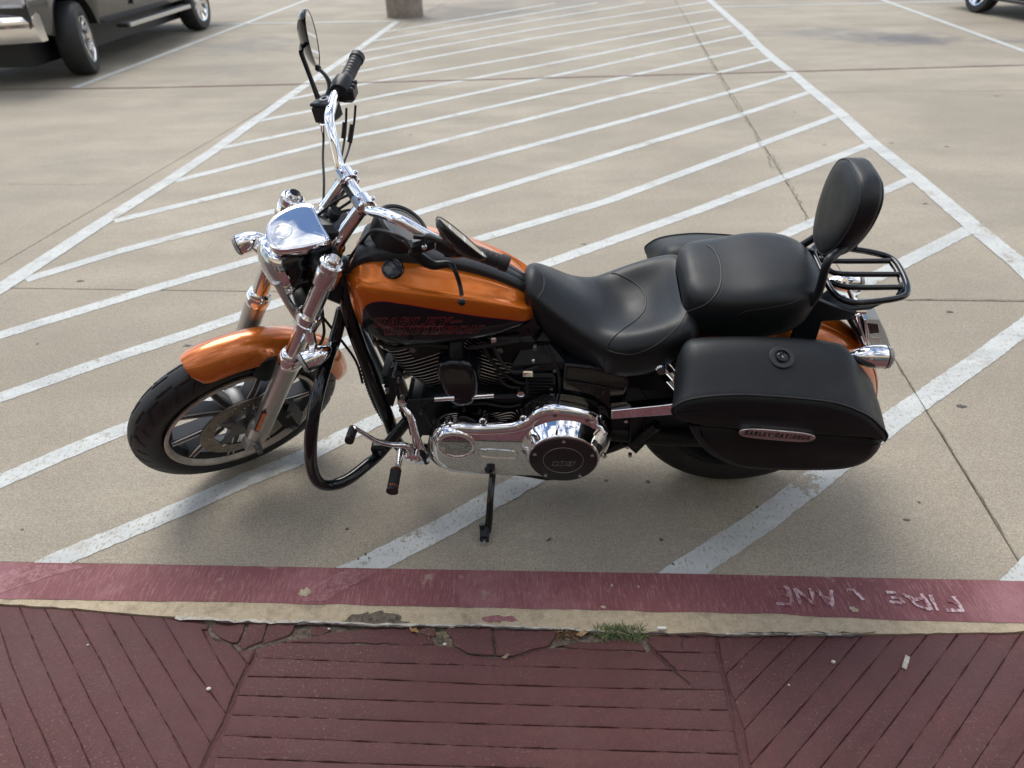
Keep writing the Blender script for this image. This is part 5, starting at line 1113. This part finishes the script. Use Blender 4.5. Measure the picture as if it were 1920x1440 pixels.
# engine guard
def guard(s_):
    Lx = [(628, 640, .07), (618, 665, .12), (603, 715, .22), (590, 770, .29), (583, 830, .335), (585, 875, .345), (596, 903, .345), (618, 911, .33), (650, 902, .30), (690, 872, .23), (716, 848, .17)]
    P = []
    for x, y, v_ in Lx: q = at(x, y, v_); P.append(V(q.x, s_*q.y, q.z))
    P = [V(1.19, s_*.03, .73)]+P+[V(1.04, s_*.12, .36)]
    return P
for s_ in (1, -1): part(B().tube(guard(s_), .0182, 18, 6), 'engine_guard', 'gloss' if s_ > 0 else 'gloss')
part(B().box(at(713, 838, .16), (.05, .04, .035), None, .008), 'guard_mount', 'satin')
part(B().tube([at(672, 610, -.09), at(698, 665, -.1), at(722, 716, -.1)], .016, 16, 3), 'exhaust_header', 'greytube')
part(B().lathe([(-.02, .03), (-.02, .055), (.02, .058), (.03, .05)], V(1.06, -.14, .40), V(.4, 1, .1), 30), 'horn_cover', 'chrome2')
part(B().box(V(1.165, 0, .80), (.12, .10, .14), Matrix.Rotation(-.5, 3, 'Y'), .03), 'neck_gusset', 'engine')

# ---- engine
part(B().plate(catp([(.99, .44), (.96, .30), (.88, .24), (.60, .22), (.45, .28), (.42, .42), (.52, .50), (.72, .48), (.86, .50)]), -.13, .135, .02, fr=I, back=.02), 'crankcase', 'engine')
for s_, tilt in ((1, R(22.5)), (-1, R(-22.5))):
    base = V(.862, .0, .36); ax_ = V(sin(tilt), 0, cos(tilt)); t_ = V(cos(tilt), 0, -sin(tilt))
    def rr_(h_, a_, c_, n=40, pw=.62): return [base+ax_*h_+t_*a_*math.copysign(abs(cos(x))**pw, cos(x))+V(0, 1, 0)*c_*math.copysign(abs(sin(x))**pw, sin(x)) for x in [2*pi*k/n for k in range(n)]]
    cyl = part(B().loft([rr_(.08, .062, .062), rr_(.36, .066, .066)]), 'cylinder', 'engine')
    for k in range(17):
        h_ = .112+k*.0125; wd_ = .068+.046*min(1, k/9) if k < 13 else .117; dp = .082+.012*min(1, k/6)
        b = B(); r0 = [rr_(h_-.0012, wd_-.003, dp-.003), rr_(h_-.0012, wd_, dp), rr_(h_+.0012, wd_, dp), rr_(h_+.0012, wd_-.003, dp-.003)]; m_ = 40
        b.loft(r0, mi=[0]*m_+[1]*m_+[0]*m_+[0, 0]); part(b, 'cooling_fin', ['engine', 'machined'], cyl, ang=30)
    part(B().loft([rr_(.325, .115, .098, pw=.5), rr_(.335, .118, .102, pw=.5), rr_(.42, .10, .10, pw=.5), rr_(.45, .08, .08, pw=.5)]), 'rocker_box', 'gloss', cyl)
    # plain boss on the left side of the head
    part(B().box(base+ax_*.30+V(0, .088, 0)-t_*(0.028 if s_ > 0 else .01), (.10, .03, .07), Matrix.Rotation(tilt, 3, 'Y'), .012), 'head_boss', 'engine', cyl)
    part(B().lathe([(0, .010), (.02, .010), (.022, .006)], base+ax_*.32+V(0, .098, 0)+t_*.0, V(0, 1, 0), 12), 'spark_plug', 'cast', cyl)
hc = ovl([(.915, .625), (.885, .655), (.835, .655), (.805, .625), (.800, .555), (.815, .495), (.845, .475), (.880, .480), (.905, .525)], 4)
horn = part(B().plate(hc, .115, .172, .020, fr=I, k=6), 'horn_cover', 'gloss', ang=40)
part(B().tube([V(.858, .10, .70), V(.858, .13, .67), V(.858, .14, .63)], .022, 14, 3), 'horn_bracket', 'engine')
# intake, coil and cables behind it
part(B().box(V(.63, .09, .615), (.15, .10, .10), Matrix.Rotation(.15, 3, 'Y'), .035), 'coil_cover', 'engine'); part(B().box(V(.625, .135, .545), (.085, .03, .10), None, .008), 'electrics_box', 'engine')
for k in range(6): part(B().box(V(.625, .152, .515+k*.013), (.07, .004, .005)), 'box_rib', 'engine')
part(B().box(at(990, 702, .155), (.028, .012, .022), None, .003), 'clip', 'chrome'); part(B().ball(at(1000, 678, .15), .006), 'bolt', 'chrome2')
for p in ((1040, 698), (1034, 732), (1003, 655)): part(B().ball(at(*p, .158), .0055, sc=(1, .5, 1)), 'bolt', 'cast')
for pts in ([(925, 650, .11), (940, 680, .13), (965, 700, .14), (1010, 690, .14)], [(900, 640, .11), (930, 690, .12), (975, 720, .13), (1005, 715, .13)], [(880, 655, .12), (930, 648, .12), (975, 640, .12)], [(905, 745, .12), (960, 748, .13), (1030, 742, .13)]):
    part(B().tube([at(*p) for p in pts], .006, 10, 5), 'cable', 'rub2')
part(B().box(V(.70, .06, .655), (.12, .10, .10), None, .02), 'intake', 'engine'); part(B().box(V(.56, .02, .60), (.30, .14, .18), None, .02), 'airbox', 'engine')
part(B().box(at(926, 640, .115), (.014, .01, .02), None, .002), 'connector', 'machined')
rg = part(B().box(at(742, 712, .04), (.03, .10, .16), Matrix.Rotation(-.35, 3, 'Y'), .008), 'regulator', 'engine')
for k in range(8): part(B().box(at(742, 712, .04)+V(.018-.004*(k-4)*.0, 0, -.06+.017*k), (.018, .095, .004), Matrix.Rotation(-.35, 3, 'Y')), 'regulator_fin', 'engine', rg)
for p in ((739, 706), (748, 716), (727, 735), (752, 770), (790, 775), (815, 792), (870, 772), (900, 775), (1003, 655), (748, 842)): part(B().lathe([(-.01, .0058), (.006, .0058), (.008, .003)], at(*p, .145), V(0, 1, 0), 8), 'bolt', 'cast')
for pts in ([(735, 690, .06), (745, 735, .09), (760, 790, .11), (790, 820, .12)], [(850, 765, .14), (900, 758, .145), (960, 765, .14), (1010, 745, .13)], [(700, 640, .09), (740, 655, .10), (800, 648, .12), (840, 655, .12)], [(930, 700, .13), (950, 725, .135), (990, 730, .13)], [(1020, 650, .12), (1045, 690, .14), (1050, 740, .15)]):
    part(B().tube([at(*p) for p in pts], .0052, 10, 5), 'hose', 'rub2')
# battery / oil covers
cvo = uw([(1058, 684), (1110, 688), (1176, 706), (1182, 715), (1168, 765), (1150, 768), (1100, 760), (1056, 748), (1052, 735)], .15)
cov = part(B().plate(cvo, .02, .155, .010, fr=I, k=5), 'battery_cover', 'gloss')
part(B().tube([at(1059, 686, .157), at(1110, 691, .157), at(1176, 708, .157)], .003, 8, 4), 'cover_trim', 'trim', cov); part(B().tube([at(1056, 716, .1565), at(1100, 722, .158), at(1150, 732, .158), at(1170, 733, .1565)], .0016, 6, 4), 'cover_trim', 'trim', cov)
part(B().box(V(.36, .0, .56), (.22, .22, .22), None, .03), 'oil_tank', 'engine'); part(B().box(V(.25, .03, .40), (.26, .20, .22), None, .03), 'transmission', 'engine')
part(B().box(V(.45, .02, .40), (.28, .24, .22), None, .03), 'transmission', 'engine')
# inner primary (black) and chrome outer cover
pin = uw([(802, 835), (812, 808), (840, 792), (955, 780), (985, 760), (1010, 745), (1060, 745), (1130, 762), (1142, 790), (1135, 835), (1110, 880), (1040, 900), (980, 893), (900, 885), (835, 878), (808, 860)], .16)
part(B().plate(catp(pin, 4), .115, .168, .006, fr=I), 'inner_primary', 'gloss')
pout = uw([(806, 836), (811, 814), (826, 800), (860, 794), (900, 796), (958, 792), (985, 783), (1000, 770), (1025, 760), (1060, 761), (1112, 772), (1125, 790), (1127, 830), (1110, 870), (1060, 893), (1000, 888), (940, 888), (880, 884), (840, 878), (815, 862)], .205)
prim = part(B().plate(catp(pout, 5), .165, .228, .024, fr=I, k=8), 'primary_cover', 'chrome', ang=40)
c1 = at(855, 838, .232)
part(B().lathe([(-.012, .066), (-.003, .062), (.002, .0585), (.004, .054), (.003, .050), (-.0006, .0475)], V(c1.x, .232, c1.z), V(0, 1, 0), 64, cap=False), 'alternator_boss', 'chrome', prim, ang=80)
part(B().lathe([(-.0006, .048), (-.0006, .0001)], V(c1.x, .232, c1.z), V(0, 1, 0), 64), 'boss_face', 'chrome', prim, ang=10)
sa = [at(x, y, .2295) for x, y in ((895, 851), (905, 845), (960, 848), (972, 855), (962, 862), (905, 859))]
part(B().tube(sa, .0011, 8, 4, closed=True), 'inspection_cover', 'chrome', prim)
c2 = at(1056, 864, .272); c2 = V(c2.x, 0, c2.z)
part(B().lathe([(.150, .150), (.185, .146), (.215, .132), (.235, .118), (.252, .110), (.266, .1055), (.270, .1040), (.272, .1015), (.272, .090)], c2, V(0, 1, 0), 72, cap=False), 'clutch_housing', 'chrome', prim, ang=60)
der = part(B().lathe([(.264, .1000), (.272, .1000), (.2745, .098), (.2750, .090), (.2750, .001)], c2, V(0, 1, 0), 72), 'derby_cover', 'wrinkle', prim)
M['dface'] = mat('derby_black', (.008, .0085, .010), .3, 0, .3); der.data.materials[0] = M['dface']
part(B().lathe([(.2745, .0592), (.2758, .0588), (.2758, .0580), (.2745, .0576)], c2, V(0, 1, 0), 64, cap=False), 'engraved_ring', 'silverprint', der)
for k in range(5):
    a = pi/2+2*pi*k/5; part(B().lathe([(.273, .0056), (.2775, .0054), (.279, .0035), (.279, .001)], c2+V(cos(a), 0, sin(a))*.0868, V(0, 1, 0), 14), 'cover_screw', 'chrome2', der)
# "103" in outline block figures
dig = {'1': [[(.1, 0), (1, 0), (1, .25), (.85, .25), (.85, 1), (.3, 1), (0, .8), (0, .6), (.3, .62), (.3, .25), (.1, .25)]],
       '0': [[(.2, 0), (.8, 0), (1, .25), (1, .75), (.8, 1), (.2, 1), (0, .75), (0, .25)], [(.42, .38), (.58, .38), (.58, .62), (.42, .62)]],
       '3': [[(.1, 0), (.8, 0), (1, .2), (1, .45), (.9, .55), (1.1, 1), (.1, 1), (.0, .72), (.55, .72), (.35, .5), (.5, .38), (.6, .35), (.5, .25), (0, .25)]]}
LTR.update(dig)
outline_text('103', lambda s_, t: V(c2.x-(s_-.5)*-0.0+(.5-s_)*.064+(t-.5)*-.006, .2756, c2.z-.014+(t-.5)*.019), der, 'silverprint', .00042, gap=.08)
# lugs with bolts along the top
for x, y, v_ in ((846, 796, .20), (906, 789, .20), (982, 784, .20), (1040, 775, .215), (1101, 784, .215)):
    q = at(x, y, v_); big = x > 1000
    lg = part(B().lathe([(-.03, .013 if big else .011), (.006, .013 if big else .011), (.009, .008)], q, V(0, 1, .15), 16), 'case_lug', 'chrome', prim)
    part(B().lathe([(.004, .0065), (.015, .0065), (.0165, .003)], q, V(0, 1, .1), 6), 'case_bolt', 'cast', lg)
part(B().lathe([(-.01, .007), (.02, .007), (.022, .004)], at(1129, 850, .22), V(-.4, 1, 0), 8), 'drain_bolt', 'chrome2', prim)
part(B().lathe([(-.01, .007), (.02, .007), (.022, .004)], at(1130, 807, .22), V(-.4, 1, 0), 8), 'case_bolt', 'chrome2', prim)
# front motor mount, chrome foot control bracket, shift and peg
part(B().box(V(.99, .06, .36), (.10, .14, .16), None, .02), 'motor_mount', 'engine')
part(B().tube([at(754, 757, .16), at(770, 782, .185), at(778, 812, .20), at(785, 838, .215), at(800, 862, .22)], [.010, .013, .013, .017, .013], 14, 5, flat=.6), 'shift_arm', 'chrome')
part(B().lathe([(-.012, .014), (.010, .014), (.012, .010)], at(755, 754, .17), V(0, 1, 0), 20), 'linkage_joint', 'chrome2')
part(B().tube([at(765, 753, .18), at(800, 751, .175), at(845, 749, .17)], .0048, 10, 2), 'shift_rod', 'engine'); part(B().tube([at(815, 750, .178), at(852, 748, .172)], .008, 12, 1), 'rod_sleeve', 'chrome'); part(B().tube([at(885, 746, .165), at(926, 743, .16)], .0075, 12, 1), 'rod_sleeve', 'chrome'); part(B().tube([at(845, 749, .17), at(980, 742, .15)], .005, 10, 1), 'shift_rod', 'engine')
part(B().lathe([(-.008, .011), (.01, .011), (.012, .006)], at(977, 737, .16), V(0, 1, 0), 16), 'linkage_joint', 'chrome2')
part(B().lathe([(-.014, .021), (.008, .021), (.012, .017), (.013, .008), (.010, .007), (.010, .001)], at(773, 857, .265), V(0, 1, 0), 28), 'lever_pivot', 'chrome')
part(B().tube([at(773, 857, .262), at(762, 838, .268), at(735, 836, .28), at(705, 828, .295), at(683, 815, .31), at(664, 804, .325)], [.013, .010, .008, .007, .0062, .006], 12, 5), 'shift_lever', 'chrome2')
p0, p1 = at(663, 806, .318), at(655, 829, .372)
tp = part(B().tube([p0, p1], .0125, 18, 1), 'shift_peg', 'rub2'); part(B().tube([p0.lerp(p1, .84), p0.lerp(p1, .90)], .0130, 18, 1), 'copper_ring', 'copper', tp); part(B().tube([p0.lerp(p1, -.12), p0], .0085, 14, 1), 'peg_end', 'chrome2', tp)
part(B().box(at(795, 863, .22), (.055, .02, .03), Matrix.Rotation(.5, 3, 'Y'), .008), 'control_bracket', 'chrome2')
part(B().tube([at(752, 848, .25), at(748, 872, .30), at(744, 885, .33)], [.011, .0085, .0095], 14, 3), 'peg_mount', 'chrome2')
p0, p1 = at(743, 882, .33), at(736, 921, .40)
pg = part(B().tube([p0, p1], .0155, 20, 1), 'foot_peg', 'rub2')
for f_ in (.04, .82): part(B().tube([p0.lerp(p1, f_), p0.lerp(p1, f_+.06)], .0163, 20, 1), 'copper_ring', 'copper', pg)
for k in range(9): part(B().tube([p0.lerp(p1, .13+.075*k), p0.lerp(p1, .16+.075*k)], .0162, 18, 1), 'peg_rib', 'rub2', pg)
part(B().tube([p1, p1+(p1-p0)*.08], .0175, 20, 1), 'peg_end', 'gloss', pg)
part(B().tube([at(780, 843, .22), at(792, 852, .225), at(800, 868, .22)], .010, 12, 3), 'control_bracket', 'satin')
# side stand
ks = [at(926, 868, .17), at(924, 890, .20), at(920, 930, .26), at(917, 975, .315), at(913, 1000, .345)]
st = part(B().tube(ks, [.015, .013, .0125, .014, .016], 12, 5, flat=.7), 'side_stand', 'gloss')
kf = at(912, 1008, .352); gz = kf.z*cos(LAM)-kf.y*sin(LAM)
part(B().box(V(kf.x+.004, .352, .352*math.tan(LAM)+.022), (.028, .045, .036), Matrix.Rotation(-LAM, 3, 'X'), .007), 'stand_foot', 'satin', st)
part(B().tube([V(kf.x+.012, .335, .352*math.tan(LAM)+.05), V(kf.x+.008, .352, .352*math.tan(LAM)+.02)], .010, 10, 1), 'foot_hinge', 'satin', st); part(B().lathe([(0, .007), (.008, .007), (.010, .003)], V(kf.x+.004, .374, .352*math.tan(LAM)+.017), V(0, 1, -.1), 10), 'foot_bolt', 'chrome2', st)
part(B().box(V(.80, .13, .215), (.09, .08, .03), None, .008), 'stand_bracket', 'satin')
# rear suspension, swingarm, pegs, belt
for s_ in (1, -1):
    part(B().tube([V(.42, s_*.12, .33), V(.25, s_*.135, .325), V(.0, s_*.14, .325), V(-.05, s_*.14, .325)], [.03, .028, .026, .022], 14, 4, flat=1.1), 'swingarm', 'satin')
    sh_ = part(B().tube([V(.295, s_*.165, .665), V(.06, s_*.165, .36)], .017, 16, 1), 'shock_rod', 'chrome'); A0, A1 = V(.295, s_*.165, .665), V(.06, s_*.165, .36)
    part(B().tube([A0.lerp(A1, .12), A0.lerp(A1, .34)], .032, 24, 1), 'shock_shroud', 'chrome', sh_)
    nT = 110; H_ = (A1-A0).normalized(); e_a = H_.orthogonal().normalized(); e_b = H_.cross(e_a)
    part(B().tube([A0.lerp(A1, .30+.6*k/nT)+(e_a*cos(k*.55)+e_b*sin(k*.55))*.025 for k in range(nT)], .0045, 8, 1), 'shock_spring', 'satin', sh_)
part(B().lathe([(-.02, .012), (.012, .015), (.016, .012)], V(.30, .175, .66), V(0, 1, 0), 20), 'shock_mount', 'chrome2')
part(B().lathe([(.0, .011), (.008, .0105), (.010, .001)], V(.30, .19, .66), V(0, 1, 0), 20), 'mount_cap', 'cast')
part(B().plate(uw([(1146, 768), (1262, 756), (1268, 775), (1145, 784)], .19), .17, .20, .004, fr=I), 'belt_guard', 'chrome')
part(B().plate(uw([(1180, 775), (1205, 775), (1212, 830), (1192, 850), (1178, 838)], .16), .14, .17, .006, fr=I), 'peg_bracket', 'satin')
p0, p1 = at(1188, 836, .18), at(1224, 805, .19)
pp = part(B().tube([p0, p1], .013, 16, 1), 'passenger_peg', 'rub2'); part(B().lathe([(0, .0165), (.02, .0165), (.022, .012)], p1, p1-p0, 18), 'peg_end', 'gloss', pp)
for k in range(5): part(B().tube([p0.lerp(p1, .2+.14*k), p0.lerp(p1, .25+.14*k)], .0145, 16, 1), 'peg_rib', 'rub2', pp)
for p in ((1181, 852), (1173, 787), (1176, 836)): part(B().lathe([(0, .006), (.012, .006), (.013, .003)], at(*p, .172), V(0, 1, 0), 10), 'bolt', 'chrome2')
part(B().tube([V(.40, .09, .43), V(.0, .09, .43), V(-.09, .09, .39), V(-.11, .09, .328), V(-.09, .09, .26), V(0, .09, .225), V(.40, .09, .30)], .012, 8, 4, flat=1.), 'drive_belt', 'rub2')
for z_ in (.27, .41): part(B().tube([V(.9, -.16, .5 if z_ > .3 else .4), V(.7, -.18, z_), V(.3, -.20, z_), V(-.1, -.20, z_), V(-.45, -.20, z_)], [.025, .03, .042, .045, .045], 18, 4), 'exhaust_pipe', 'chrome')
